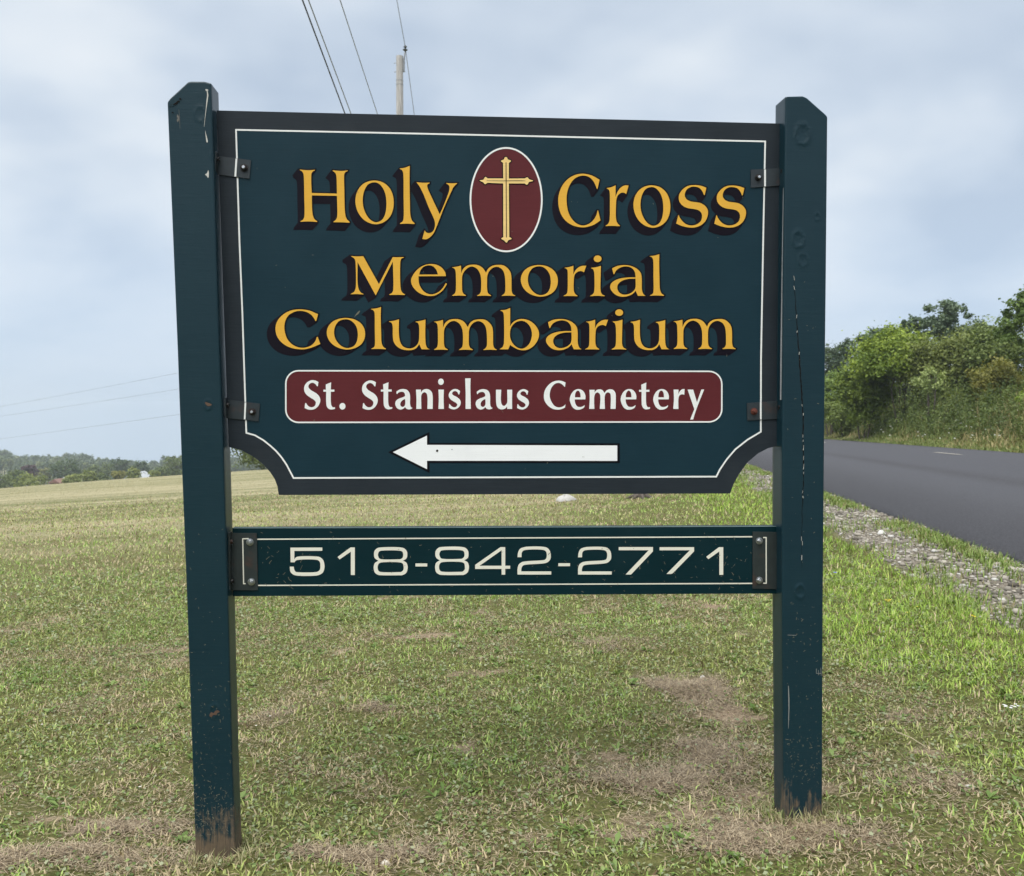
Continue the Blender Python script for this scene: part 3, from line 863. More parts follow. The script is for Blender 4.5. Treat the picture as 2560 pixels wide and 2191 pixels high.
f_ = fill(G['cross'], PF - 0.0026); cp.append(f_); mi += [0] * len(f_[1])
cz = lambda x, y: (1150 + x / 5.91, 350 + y / 5.91)
for path, w in (([cz(680, 332), cz(683, 900), cz(686, 1442)], 2.0), ([cz(392, 604), cz(640, 606), cz(880, 604), cz(968, 605)], [0.8, 1.3, 1.4, 0.7])):
    r_ = ribbon(path, w, PF - 0.0031); cp.append(r_); mi += [1] * len(r_[1])
V, F = merge(cp)
add_mesh('cross', V, F, [M['leaf'], M['outline']], panel, mi)

# --- arrow
az = lambda x, y: (960 + x / 3.2375, 1070 + y / 3.2375)
V, F = fill([[az(33, 197), az(368, 33), az(368, 122), az(1908, 125), az(1908, 284), az(368, 285), az(368, 365)]], PF - 0.0012)
add_mesh('arrow_outline', V, F, M['outline'], panel)
V, F = fill([[az(72, 197), az(348, 63), az(348, 138), az(1888, 143), az(1888, 268), az(348, 267), az(348, 335)]], PF - 0.0018)
add_mesh('arrow', V, F, M['arrow'], panel)

# --- telephone board
V, F = slab([(581, 1321), (1945.7, 1316.5), (1945.7, 1484.2), (582.5, 1491)], PF + 0.004, 0.038)
board = add_mesh('telephone_board', V, F, M['board'], SIGN)
BF = PF + 0.004
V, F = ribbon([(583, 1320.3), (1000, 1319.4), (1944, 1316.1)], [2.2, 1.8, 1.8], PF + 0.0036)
add_mesh('painted_edge_sheen', V, F, paint('painted top edge sheen', (0.17, 0.24, 0.25), 0.5, 0.3, 0.3), board)  # sky gleam on the board's top face, painted as a pale strip
for path in ([(642.9, 1348.6), (1881, 1342.3)], [(645, 1464), (1881, 1459)]):
    V, F = ribbon(path, 3.0, BF - 0.0008)
    add_mesh('trim_line', V, F, M['cream'], board)
for k, bb in [('5', None), ('1', None), ('8', (934.1, 1019.3, 1368.1, 1439)), ('-', None), ('8', None), ('4', None), ('2', None), ('-', (1395.8, 1425.1, 1408.5, 1415.9)),
              ('2', (1445, 1529.3, 1367.1, 1436.9)), ('7', None), ('7', (1649, 1735.2, 1368.4, 1435.4)), ('1', (1765.6, 1808.1, 1368.5, 1437.6))]:
    V, F = fill(placed(k, bb), BF - 0.0010)
    add_mesh('digit', V, F, M['cream'], board)

# --- posts
KNOTS = {'L': [(533, 390, 9, .0012), (520, 1012, 10, .0016), (535, 1778, 14, .0020), (500, 285, 16, .0012)],
         'R': [(2007, 335, 22, .0022), (1996, 598, 17, .0020), (2043, 542, 8, .0014), (2000, 1480, 14, .0018), (2008, 650, 14, .0012)]}
def build_post(side):
    if side == 'L':
        left = [(257.8, 418), (880, 443.5), (1144, 453), (1400, 463), (1500, 467), (2147, 489), (2230, 492)]
        right = [(209, 527.7), (880, 548.5), (1144, 559), (1400, 566.5), (1500, 570), (1891, 580), (2125, 588), (2230, 591)]
        top = [(0, 257.8), (0.07, 247), (0.48, 206), (0.55, 204.6), (0.85, 204.8), (1, 209.2)]
        bot = 2215
    else:
        left = [(242, 1964.3), (680, 1959), (1086, 1955.7), (1500, 1955.4), (2038, 1959.7), (2130, 1960.5)]
        right = [(293, 2069.5), (680, 2066), (1086, 2061.5), (1400, 2059), (1500, 2058), (2038, 2056), (2130, 2055.5)]
        top = [(0, 242.5), (0.40, 241.4), (0.5, 246), (0.93, 286), (1, 294)]
        bot = 2110
    lf = lambda y: np.interp(y, [p[0] for p in left], [p[1] for p in left])
    rf = lambda y: np.interp(y, [p[0] for p in right], [p[1] for p in right])
    D, rr = 0.102, 0.0055
    # cross section: (u across 0..1, depth m, inset dir) going round
    sec = [(u, 0.0) for u in np.linspace(0.05, 0.95, 30)]
    w = 0.138
    cu = rr / w
    cor = [(0.95, 0)] 
    sec = []
    for u in np.linspace(cu, 1 - cu, 40): sec.append((u, 0.0))
    for a in (22, 45, 67): sec.append((1 - cu + cu * math.sin(R(a)), rr - rr * math.cos(R(a))))
    for d in np.linspace(rr, D - rr, 6): sec.append((1.0, d))
    for a in (30, 60): sec.append((1 - cu + cu * math.cos(R(a)), D - rr + rr * math.sin(R(a))))
    for u in np.linspace(1 - cu, cu, 6): sec.append((u, D))
    for a in (30, 60): sec.append((cu - cu * math.sin(R(a)), D - rr + rr * math.cos(R(a))))
    for d in np.linspace(D - rr, rr, 6): sec.append((0.0, d))
    for a in (22, 45, 67): sec.append((cu - cu * math.cos(R(a)), rr - rr * math.sin(R(a))))
    NR = 560
    V = []
    kn = KNOTS[side]
    for j in range(NR + 1):
        f = j / NR
        for u, d in sec:
            ty = np.interp(u, [p[0] for p in top], [p[1] for p in top])
            y = bot + (ty - bot) * f
            x = lf(y) + (rf(y) - lf(y)) * u
            p = plane(x, y, 0.0)
            dep = d
            if d == 0.0:
                dep += 0.0006 * (float(fbm(x / 30, y / 60, 1.0, 5, 3)) - .5)
                for kx, ky, kr, kh in kn:
                    q = math.hypot(x - kx, (y - ky) * 0.7) / kr
                    if q < 1.6:
                        dep -= kh * (math.exp(-((q - 0.8) / 0.22) ** 2) * 0.9 - math.exp(-(q / 0.5) ** 2) * 0.5) * (0.1 + 1.8 * float(vnoise(x / 2.2, y / 3.0, 1, 8))) + kh * .8 * max(0, 1.2 - q) * (float(vnoise(x / 1.7, y / 1.9, 1, 18)) - .5)
            V.append(p + NRM * dep)
    n = len(sec)
    F = []
    for j in range(NR):
        for k in range(n):
            k2 = (k + 1) % n
            F.append((j * n + k, j * n + k2, (j + 1) * n + k2, (j + 1) * n + k))
    # cap: match front columns with back, as a fan of strips
    topi = [NR * n + k for k in range(n)]
    F.append(tuple(topi))
    o_ = add_mesh('post', V, F, M['post'], SIGN)
    me = o_.data
    me.polygons.foreach_set('use_smooth', [True] * (len(me.polygons) - 1) + [False])
    return o_
postL, postR = build_post('L'), build_post('R')
tag(postL, 'nearer square post at the panel left end, chipped at its chamfered top')
tag(postR, 'square post at the road end, split by a long vertical crack')

# wear on the posts, and one pale edge strip
darkwood = paint('dark split wood', (0.012, 0.010, 0.009), 0.9, 0.05, 0.3)
barewood = paint('bare brown wood', (0.105, 0.068, 0.050), 0.85, 0.1, 0.45)
scuff_m = paint('scuffed grey undercoat', (0.13, 0.125, 0.115), 0.8, 0.1, 0.4)
def blot(name, pts, off, mat, parent):
    V, F = fill([catmull([(x, y, False) for x, y in pts], 4)], off)
    return add_mesh(name, V, F, mat, parent)
crack = [(1985.5, 690), (1986.5, 720), (1989, 760), (1992, 801), (1994, 840), (1997.6, 880), (2000, 920), (2003.4, 960), (2005, 1000), (2007.8, 1033), (2007.5, 1080), (2008.5, 1120), (2008.5, 1160), (2009, 1200), (2007, 1240), (2005.5, 1280), (2004.5, 1330), (2004, 1400), (2005, 1425)]
cr2, cw = [], []
for i in range(len(crack) - 1):
    for k in range(6):
        f = k / 6
        cr2.append((crack[i][0] + (crack[i + 1][0] - crack[i][0]) * f + random.uniform(-.7, .7), crack[i][1] + (crack[i + 1][1] - crack[i][1]) * f))
        tt = (i + f) / (len(crack) - 1)
        cw.append(max(0.5, 3.2 * math.sin(math.pi * min(1, tt * 1.05)) ** 0.7 * random.uniform(.45, 1.15)))
V, F = ribbon(cr2, cw, -0.0010)
add_mesh('crack', V, F, darkwood, postR)
parts = []
for i in range(0, len(cr2) - 3, 1):
    if random.random() < 0.20:
        q = cr2[i]
        parts.append(ribbon([(q[0] + random.uniform(-1.2, 1.6), q[1]), (q[0] + random.uniform(-1, 1.4), q[1] + random.uniform(5, 13))], random.uniform(0.7, 1.5), -0.0014 - random.random() * .0003))
V, F = merge(parts)
tag(add_mesh('crack_paint_flecks', V, F, M['chip'], postR), kind='stuff')
k4 = lambda x, y: (400 + x / 4.793, 190 + y / 4.793)
V, F = ribbon([k4(565, 172), k4(572, 235), k4(560, 330), k4(552, 400), k4(540, 500), k4(528, 610)], [1.6, 3.4, 2.6, 1.4, 1.0, .6], -0.0012)
add_mesh('paint_drip', V, F, M['chip'], postL)
blot('paint_chip', [k4(541, 655), k4(550, 690), k4(562, 735), k4(572, 795), k4(560, 798), k4(550, 740)], -0.0012, M['chip'], postL)
blot('paint_chip', [k4(578, 1130), k4(586, 1175), k4(577, 1225), k4(560, 1200), k4(540, 1182), k4(562, 1168)], -0.0012, M['chip'], postL)
blot('paint_chip', [k4(545, 160), k4(575, 165), k4(578, 178), k4(552, 182)], -0.0012, M['chip'], postL)
blot('paint_chip', [k4(208, 462), k4(222, 478), k4(230, 505), k4(226, 530), k4(216, 552), k4(206, 548), k4(202, 525), k4(212, 510), k4(202, 488)], -0.0010, scuff_m, postL)
V, F = ribbon([k4(226, 400), k4(232, 470), k4(236, 560), k4(240, 640)], [.5, .9, 1.0, .4], -0.0010)
add_mesh('paint_drip', V, F, scuff_m, postL)
blot('paint_chip', [(524, 1786), (529, 1781), (534, 1783), (538, 1778), (545, 1776), (549, 1780), (543, 1784), (540, 1788), (533, 1788), (529, 1793), (524, 1791)], -0.0026, barewood, postL)
blot('paint_chip', [(513, 1006), (522, 1008), (530, 1012), (521, 1016), (514, 1011)], -0.0020, barewood, postL)
for i in range(16):
    x, y = k4(120 + i * 9 + random.uniform(-10, 10), 375 - i * 7 + random.uniform(-14, 14)) if i < 14 else k4(150, 440)
    s = random.uniform(1.5, 4)
    blot('paint_flake', [(x - s, y), (x, y - s * .6), (x + s, y + random.uniform(-1, 1)), (x + s * .2, y + s * .7)], -0.0016 - random.random() * .0006, darkwood if i % 3 else M['post'], postL)
scrape_m = paint('scraped grey paint', (0.20, 0.21, 0.20), 0.7, 0.2, 0.3)
V, F = ribbon([(1971, 1715), (1972, 1740), (1972.5, 1770), (1971.5, 1800), (1971, 1822)], [1.5, 2.6, 2.2, 1.8, .7], -0.0012)
add_mesh('paint_scrape', V, F, scrape_m, postR)
for q in ([(2041, 1672), (2041, 1684), (2053, 1684)], [(2046, 1676), (2047, 1688)], [(2052, 1670), (2053, 1690)], [(1969, 1588), (1991, 1589)]):
    V, F = ribbon(q, 1.3, -0.0012)
    add_mesh('paint_scrape', V, F, scrape_m, postR)
worn = paint('pale grey edge', (0.26, 0.27, 0.28), 0.6, 0.2, 0.3)  # pale grey strip down the right post's inner front edge
V, F = ribbon([(1958.5, 470), (1957.6, 600), (1955.3, 760), (1953, 900), (1951.6, 1000)], [1.5, 4.4, 5.0, 4.6, 3.4], 0.0100)
add_mesh('pale_edge_strip', V, F, worn, postR)  # 'worn' holds only a pale grey colour
# dried clippings stuck to the paint
def clippings(parent, boxes, off, mat, name='stuck_clippings'):
    parts = []
    for x0, x1, y0, y1, n, ln in boxes:
        for _ in range(n):
            x, y = random.uniform(x0, x1), random.uniform(y0, y1)
            a = random.uniform(0, math.pi); l = ln * random.uniform(.3, 1.2) * (random.random() ** .6)
            b = a + random.uniform(-.5, .5)
            p = [(x, y), (x + l * .5 * math.cos(a), y + l * .5 * math.sin(a)), (x + l * .5 * math.cos(a) + l * .5 * math.cos(b), y + l * .5 * math.sin(a) + l * .5 * math.sin(b))]
            parts.append(ribbon(p, random.uniform(.55, 1.25), off - random.random() * .0008))
    V, F = merge(parts)
    tag(add_mesh(name, V, F, mat, parent), kind='stuff')
straw_m = paint('dried grass clippings', (0.17, 0.165, 0.125), 0.8, 0.1, 0.3)
clippings(board, [(650, 1880, 1326, 1480, 105, 9), (650, 760, 1380, 1475, 16, 14), (1500, 1880, 1370, 1478, 40, 9)], BF - 0.0016, straw_m)
clippings(postL, [(478, 578, 1700, 2050, 90, 9), (485, 578, 1960, 2090, 110, 10), (470, 560, 1300, 1700, 25, 6)], -0.0012, straw_m)
clippings(postR, [(1962, 2052, 1500, 1960, 80, 7), (1962, 2052, 1840, 1960, 70, 7), (1966, 2056, 700, 1500, 25, 5)], -0.0012, straw_m)
clippings(panel, [(640, 1880, 380, 1180, 34, 6)], PF - 0.0032, straw_m)
fly = paint('dark speck', (0.02, 0.018, 0.015), 0.7, 0.1, 0.2)
blot('stuck_speck', [(1090, 1127), (1093, 1124.5), (1096, 1127), (1094, 1130), (1091, 1129.5)], PF - 0.0026, fly, panel)
blot('stuck_speck', [(1129, 1123.5), (1130.5, 1123), (1130.8, 1125.3), (1129, 1125)], PF - 0.0026, fly, panel)
blot('stuck_speck', [(885, 795), (893, 782), (900, 777), (896, 785), (889, 790)], PF - 0.0034, straw_m, panel)

# --- brackets and bolts
def hexbolt(cx, cy, off, r, mat_nut, mat_tip, parent, axis=None, ln=0.016):
    p = plane(cx, cy, off)
    ax = (-NRM) if axis is None else axis
    ax = ax.normalized()
    a = ax.orthogonal().normalized(); b = ax.cross(a)
    def ring(rad, h, n, ph=0.0):
        return [p + (a * math.cos(2 * math.pi * k / n + ph) + b * math.sin(2 * math.pi * k / n + ph)) * rad + ax * h for k in range(n)]
    V, F, mi = [], [], []
    def lathe(profile, n, idx):
        base = len(V)
        for rad, h in profile: V.extend(ring(rad, h, n))
        for i in range(len(profile) - 1):
            for k in range(n):
                k2 = (k + 1) % n
                F.append((base + i * n + k, base + i * n + k2, base + (i + 1) * n + k2, base + (i + 1) * n + k)); mi.append(idx)
        F.append(tuple(base + (len(profile) - 1) * n + k for k in range(n))); mi.append(idx)
    lathe([(r * 1.45, 0), (r * 1.45, .002), (r * 1.0, .0024)], 20, 0)
    lathe([(r * 1.12, .002), (r * 1.12, .0085), (r * .95, .0100)], 6, 0)
    lathe([(r * .55, .009), (r * .55, ln - .001), (r * .45, ln)], 12, 1)
    add_mesh('bolt', V, F, [mat_nut, mat_tip], parent, mi)
def bracket(pl, side, flange_y, bolts, fb, mat, line, linew, nutm, tipm, label, front):
    """L shaped angle iron: plate on the board, flange against the inner side of the post"""
    off = front - 0.0045
    A = [plane(x, y, off) for x, y in pl]                 # inner top, outer top, outer bottom, inner bottom
    th = NRM * 0.0042
    V = A + [p + th for p in A]
    F = [(0, 3, 2, 1), (4, 5, 6, 7), (0, 1, 5, 4), (1, 2, 6, 5), (2, 3, 7, 6), (3, 0, 4, 7)]
    e = (A[1] - A[0]).normalized()
    ft, fb_ = A[0] + (A[0] - A[3]).normalized() * 0.006, A[3] + (A[0] - A[3]).normalized() * 0.006
    back = NRM * -0.032
    w = e * 0.0045
    q = [ft, ft + back, fb_ + back, fb_]
    n = len(V)
    V += [p + w * .15 for p in q] + [p + w * 1.15 for p in q]
    F += [tuple(i + n for i in f) for f in [(0, 1, 2, 3), (7, 6, 5, 4), (0, 4, 5, 1), (1, 5, 6, 2), (2, 6, 7, 3), (3, 7, 4, 0)]]
    o_ = add_mesh('bracket', V, F, mat, SIGN)
    tag(o_, label)
    if line:
        for seg in (line if isinstance(line[0], list) else [line]):
            V, F = ribbon(seg, linew, off - 0.0006)
            add_mesh('painted_line', V, F, M['cream'] if front == BF else M['white'], o_)
    for (x, y, r) in bolts:
        hexbolt(x, y, off, r, nutm, tipm, o_)
    for t in fb:                                         # bolt heads on the flange, looking along the board
        c = ft + (fb_ - ft) * t + NRM * -0.016 + w * 1.15
        ax = e
        a = ax.orthogonal().normalized(); b = ax.cross(a)
        V, F = [], []
        for h, rad in ((0, .0085), (.006, .0085), (.007, .007)):
            V += [c + (a * math.cos(2 * math.pi * k / 6) + b * math.sin(2 * math.pi * k / 6)) * rad + ax * h for k in range(6)]
        F = [(i * 6 + k, i * 6 + (k + 1) % 6, (i + 1) * 6 + (k + 1) % 6, (i + 1) * 6 + k) for i in range(2) for k in range(6)] + [tuple(12 + k for k in range(6))]
        add_mesh('flange_bolt', V, F, M['darkbolt'], o_)
    return o_
bracket([(543.5, 390), (627.4, 401), (623.4, 447), (540, 436)], 'L', None, [(610.5, 420.5, .0095)], [0.35], M['bracket'], [(591, 397), (588.3, 442)], 4.6, M['darkbolt'], M['studtip'], 'upper bracket at the left post', PF)
bracket([(1956, 420.6), (1877, 424.6), (1877, 469.6), (1957.5, 464)], 'R', None, [(1895.4, 445, .0085)], [0.35], M['bracket'], [(1912.5, 424), (1912.5, 466.5)], 4.6, M['darkbolt'], M['studtip'], 'upper bracket at the right post', PF)
bracket([(566, 999), (649.9, 1010), (646, 1053.6), (566, 1045.4)], 'L', None, [(631, 1030, .0085)], [0.4], M['bracket'], [(613.5, 1006.5), (611.7, 1049)], 4.2, M['darkbolt'], M['studtip'], 'lower bracket at the left post', PF)
bracket([(1949.5, 1002.6), (1867.6, 1008), (1868.4, 1051.6), (1949.5, 1047.3)], 'R', None, [(1885, 1029, .0085)], [0.45], M['bracket'], [(1902, 1006), (1902, 1049)], 4.2, M['rustbolt'], M['rustbolt'], 'lower bracket at the right post with rusted nut', PF)
bracket([(575.5, 1333), (641.5, 1333.5), (644.5, 1476), (577.5, 1476)], 'L', None, [(625, 1355.7, .0085), (628.6, 1455, .0085)], [0.17, 0.86], M['plate'], [(622, 1347), (606.8, 1347.5), (609, 1459.6), (614, 1459.6)], 2.8, M['zinc'], M['zinc'], 'tall rusty bracket at the left end of the number board', BF)
bracket([(1952, 1331), (1882, 1330), (1882, 1472), (1952, 1473.5)], 'R', None, [(1898, 1352.6, .0085), (1898, 1451, .0085)], [0.17, 0.86], M['plate'], [(1908, 1344.3), (1915.4, 1344.3), (1915.6, 1458.5), (1908, 1458.5)], 2.8, M['zinc'], M['zinc'], 'tall rusty bracket at the right end of the number board', BF)

# ------------------------------------------------------------------ vegetation builders
def unit(n, r=rng):
    v = r.normal(size=(n, 3))
    return v / np.linalg.norm(v, axis=1, keepdims=True)
def blades(P, h, w, yaw, lean, curl, col, tipcol=None):
    """bent two-step grass blades: 5 vertices, 3 triangles each"""
    n = len(P)
    dirx, diry = np.cos(yaw), np.sin(yaw)
    sx, sy = -diry, dirx
    out = np.stack([dirx, diry, np.zeros(n)], 1)
    side = np.stack([sx, sy, np.zeros(n)], 1)
    up = np.array([0, 0, 1.0])
    a1 = lean; a2 = lean + curl
    m = P + (out * np.sin(a1)[:, None] + up * np.cos(a1)[:, None]) * (h * .5)[:, None]
    t = m + (out * np.sin(a2)[:, None] + up * np.cos(a2)[:, None]) * (h * .5)[:, None]
    W = side * (w / 2)[:, None]
    V = np.stack([P - W, P + W, m - W * .8, m + W * .8, t], 1).reshape(-1, 3)
    b = np.arange(n)[:, None] * 5
    T = np.concatenate([b + np.array([[0, 1, 3]]), b + np.array([[0, 3, 2]]), b + np.array([[2, 3, 4]])], 0)
    tc_ = col if tipcol is None else tipcol
    C = np.stack([col * .95, col * .95, col, col, tc_], 1).reshape(-1, 3)
    return V, T, C
def leaves(P, size, normal, roll, col, aspect=0.6):
    """pointed leaf: base, two shoulders, tip"""
    n = len(P)
    a = np.cross(normal, np.tile(np.array([[0.31, 0.77, 0.55]]), (n, 1)))
    a /= np.maximum(np.linalg.norm(a, axis=1, keepdims=True), 1e-6)
    b = np.cross(normal, a)
    c, s = np.cos(roll)[:, None], np.sin(roll)[:, None]
    u = a * c + b * s
    v = -a * s + b * c
    L_ = size[:, None]
    V = np.stack([P - u * L_ * .5, P + v * L_ * aspect * .5 + normal * L_ * .08, P + u * L_ * .5, P - v * L_ * aspect * .5 + normal * L_ * .08], 1).reshape(-1, 3)
    q = np.arange(n)[:, None] * 4
    T = np.concatenate([q + np.array([[0, 1, 2]]), q + np.array([[0, 2, 3]])], 0)
    C = np.repeat(col, 4, axis=0)
    return V, T, C
def cat3(parts):
    V, T, C, k = [], [], [], 0
    for v, t, c in parts:
        V.append(v); T.append(t + k); C.append(c); k += len(v)
    return np.concatenate(V), np.concatenate(T), np.concatenate(C)
def mixc(a, b, f):
    return np.asarray(a)[None, :] * (1 - f[:, None]) + np.asarray(b)[None, :] * f[:, None]

# ------------------------------------------------------------------ lawn
def scatter(n, y0, y1, pw=1.0, umin=-0.76, umax=0.74):
    """random ground points in the wedge in front of the camera (with a margin to the sides)"""
    y = (rng.random(n) * (y1 ** (pw + 1) - y0 ** (pw + 1)) + y0 ** (pw + 1)) ** (1 / (pw + 1))
    x = y * (umin + (umax - umin) * rng.random(n)) + rng.normal(0, .2, n)
    return x, y
GREEN = [(0.088, 0.155, 0.022), (0.165, 0.25, 0.046), (0.34, 0.43, 0.15)]
STRAW, TAN, BROWN = (0.58, 0.48, 0.30), (0.39, 0.31, 0.19), (0.14, 0.09, 0.052)
LUSH = [(0.115, 0.20, 0.020), (0.275, 0.375, 0.075)]
def lawn_col(x, y, dry, lush, n):
    f = rng.random(n)
    c = mixc(GREEN[0], GREEN[1], f)
    c = c + (np.array(GREEN[2]) - c) * (rng.random(n)[:, None] ** 2.2)
    olive = fbm(x, y, 0.8, 80, 3)
    c = c + (np.array((0.25, 0.245, 0.09)) - c) * (sstep(olive, .42, .7) * .55)[:, None]
    lc = mixc(LUSH[0], LUSH[1], rng.random(n))
    c = c + (lc - c) * lush[:, None]
    c = np.minimum(c * rng.uniform(.85, 2.05, n)[:, None], .55)
    deadp = np.clip(0.17 + dry * 0.70 - lush * .08, 0, 1)
    dead = rng.random(n) < deadp
    dc = mixc(TAN, STRAW, rng.random(n))
    br = rng.random(n) < .25
    dc[br] = np.array(BROWN)
    c[dead] = dc[dead]
    return c
def off_hard(x, y):
    s, o = xy_to_so(x, y)
    return o
def blades2(P, h, w, yaw, lean, col):
    """flat two-triangle blades for the middle and far distance"""
    n = len(P)
    out = np.stack([np.cos(yaw) * np.sin(lean), np.sin(yaw) * np.sin(lean), np.cos(lean)], 1)
    side = np.stack([-np.sin(yaw), np.cos(yaw), np.zeros(n)], 1) * (w / 2)[:, None]
    t = P + out * h[:, None]
    V = np.stack([P - side, P + side, t + side * .3, t - side * .3], 1).reshape(-1, 3)
    b = np.arange(n)[:, None] * 4
    T = np.concatenate([b + np.array([[0, 1, 2]]), b + np.array([[0, 2, 3]])], 0)
    return V, T, np.repeat(col, 4, axis=0)
def lawn_edge(x, y):
    return 2.36 + (fbm(x, y, 1.5, 77, 2) - .5) * .55
def make_lawn():
    parts = []
    # near: broad short blades, matted
    x, y = scatter(235000, 2.1, 9.5, 0.75)
    dry, lush = dryness(x, y); bare = BARE
    o = off_hard(x, y)
    clump = fbm(x, y, 9, 90, 2)
    keep = (rng.random(len(x)) < (1 - 0.82 * sstep(bare, .3, .8)) * (.30 + 1.1 * clump) * (1 - sstep(y, 6.5, 9.5))) & (o < lawn_edge(x, y))
    x, y, dry, lush, clump = x[keep], y[keep], dry[keep], lush[keep], clump[keep]
    n = len(x)
    P = np.stack([x, y, ground_h(x, y) - .004 + .014 * (clump - .5)], 1)
    hgt = rng.uniform(.017, .048, n) * (1 + .6 * lush) * (1 - .2 * dry) * (.8 + .5 * clump)
    wid = rng.uniform(.003, .0085, n)
    parts.append(blades(P, hgt, wid, rng.random(n) * 6.283, np.abs(rng.normal(.85, .45, n)) * (1 - .2 * lush), rng.normal(.55, .5, n), lawn_col(x, y, dry, lush, n)))
    # middle
    x, y = scatter(250000, 5.8, 31, 0.4)
    dry, lush = dryness(x, y); o = off_hard(x, y)
    keep = (rng.random(len(x)) < (1 - .25 * dry) * (1 - sstep(y, 19, 31)) * sstep(y, 5.8, 9)) & (o < lawn_edge(x, y))
    x, y, dry, lush = x[keep], y[keep], dry[keep], lush[keep]
    n = len(x)
    P = np.stack([x, y, ground_h(x, y) - .002], 1)
    hgt = rng.uniform(.03, .06, n) * (1 + .5 * lush)
    wid = rng.uniform(.007, .014, n) * (y / 10) ** .6
    parts.append(blades2(P, hgt, wid, rng.random(n) * 6.283, np.abs(rng.normal(.95, .4, n)), lawn_col(x, y, dry, lush, n)))
    # far field, cut and lying
    x, y = scatter(190000, 13, 68, 0.2, -.70, .14)
    dry, lush = dryness(x, y); o = off_hard(x, y)
    keep = (o < .6) & (rng.random(len(x)) < sstep(y, 13, 30))
    x, y, dry, lush = x[keep], y[keep], dry[keep], lush[keep]
    n = len(x)
    P = np.stack([x, y, ground_h(x, y)], 1)
    st = fbm(x * .05 + y * .006, y, .75, 101, 3)
    c = mixc((0.155, 0.172, 0.064), (0.41, 0.365, 0.23), np.clip(sstep(st, .35, .62) + rng.normal(0, .2, n), 0, 1))
    parts.append(blades2(P, rng.uniform(.025, .06, n), rng.uniform(.010, .022, n) * (y / 35) ** .5, rng.random(n) * 6.283, rng.uniform(1.1, 1.52, n), c))
    V, T, C = cat3(parts)
    tag(mesh_np('lawn_grass', V, T, M['grass'], col=C), 'short mown grass, green and dry, covering the slope', 'grass', kind='stuff')
make_lawn()
def make_weeds():
    parts = []
    # clover and small round leaves, in patches
    x, y = scatter(190000, 2.1, 12, 0.5)
    dry, lush = dryness(x, y); o = off_hard(x, y)
    patch = fbm(x, y, 2.6, 110, 3)
    keep = (rng.random(len(x)) < (.34 + .66 * sstep(patch, .42, .60)) * (1 - .85 * BARE) * (1 - sstep(y, 7, 12))) & (o < 2.1)
    x, y = x[keep], y[keep]
    n = len(x)
    P = np.stack([x, y, ground_h(x, y) + rng.uniform(.006, .026, n)], 1)
    nr = unit(n) * .6 + np.array([0, 0, 1.0]); nr /= np.linalg.norm(nr, axis=1, keepdims=True)
    c = mixc((0.085, 0.145, 0.035), (0.275, 0.35, 0.12), rng.random(n) ** 1.2)
    ol = rng.random(n) < .3
    c[ol] = mixc((0.14, 0.13, 0.055), (0.33, 0.30, 0.15), rng.random(ol.sum()))
    gr = rng.random(n) < .25
    c[gr] = mixc((0.37, 0.40, 0.25), (0.22, 0.265, 0.15), rng.random(gr.sum()))
    parts.append(leaves(P, rng.uniform(.008, .021, n) * np.maximum(1, y / 5.5), nr, rng.random(n) * 6.283, c, .85))
    # broad weed rosettes (plantain, dandelion)
    for k in range(420):
        cx, cy = scatter(1, 2.2, 7.5, .5)
        cx, cy = float(cx[0]), float(cy[0])
        d, lu = dryness(np.array([cx]), np.array([cy]))
        if BARE[0] > .45 or off_hard(cx, cy) > 2.1:
            continue
        m = rng.integers(5, 12)
        an = rng.random(m) * 6.283
        ln = rng.uniform(.02, .065, m)
        el = rng.uniform(.1, .8, m)
        base = np.array([cx, cy, gh(cx, cy) + .004])
        d3 = np.stack([np.cos(an) * np.cos(el), np.sin(an) * np.cos(el), np.sin(el)], 1)
        side = np.stack([-np.sin(an), np.cos(an), np.zeros(m)], 1)
        nr = np.cross(d3, side)
        w = ln * rng.uniform(.22, .42)
        col = mixc((0.10, 0.18, 0.035), (0.23, 0.32, 0.10), rng.random(m))
        mid = base + d3 * (ln * .55)[:, None]
        tip = base + d3 * ln[:, None] - np.array([0, 0, 1]) * (ln * .18)[:, None]
        Vv = np.stack([np.tile(base, (m, 1)), mid + side * w[:, None] * .5, tip, mid - side * w[:, None] * .5, mid - np.array([0, 0, .004])], 1).reshape(-1, 3)
        q = np.arange(m)[:, None] * 5
        T = np.concatenate([q + np.array([[0, 1, 4]]), q + np.array([[1, 2, 4]]), q + np.array([[2, 3, 4]]), q + np.array([[3, 0, 4]])], 0)
        parts.append((Vv, T, np.repeat(col, 5, axis=0)))
    V, T, C = cat3(parts)
    tag(mesh_np('clover_and_weeds', V, T, M['foliage'], col=C), 'clover and broad leaved weeds in patches through the lawn', 'weeds', kind='stuff')
    # dead thatch lying flat
    x, y = scatter(190000, 2.15, 8, 0.7)
    ex, ey = [], []
    for sx, sy, rx, ry, w in SPOTS:
        k = int(5500 * rx * ry / .04 * w) if rx * ry < .1 else 7000
        ex.append(sx + rng.normal(0, rx * .55, k)); ey.append(sy + rng.normal(0, ry * .55, k))
    x = np.concatenate([x] + ex); y = np.concatenate([y] + ey)
    dry, lush = dryness(x, y); o = off_hard(x, y)
    keep = (rng.random(len(x)) < .10 + .9 * sstep(np.maximum(BARE, dry * .6), .15, .7)) & (o < 2.3)
    x, y = x[keep], y[keep]
    n = len(x)
    P = np.stack([x, y, ground_h(x, y) + rng.uniform(.001, .012, n)], 1)
    c = mixc((0.24, 0.18, 0.115), (0.60, 0.50, 0.35), rng.random(n))
    dk = rng.random(n) < .22
    c[dk] = np.array((0.11, 0.075, 0.045))
    V, T, C = blades2(P, rng.uniform(.015, .05, n), rng.uniform(.0014, .0034, n), rng.random(n) * 6.283, rng.normal(1.42, .14, n), c)
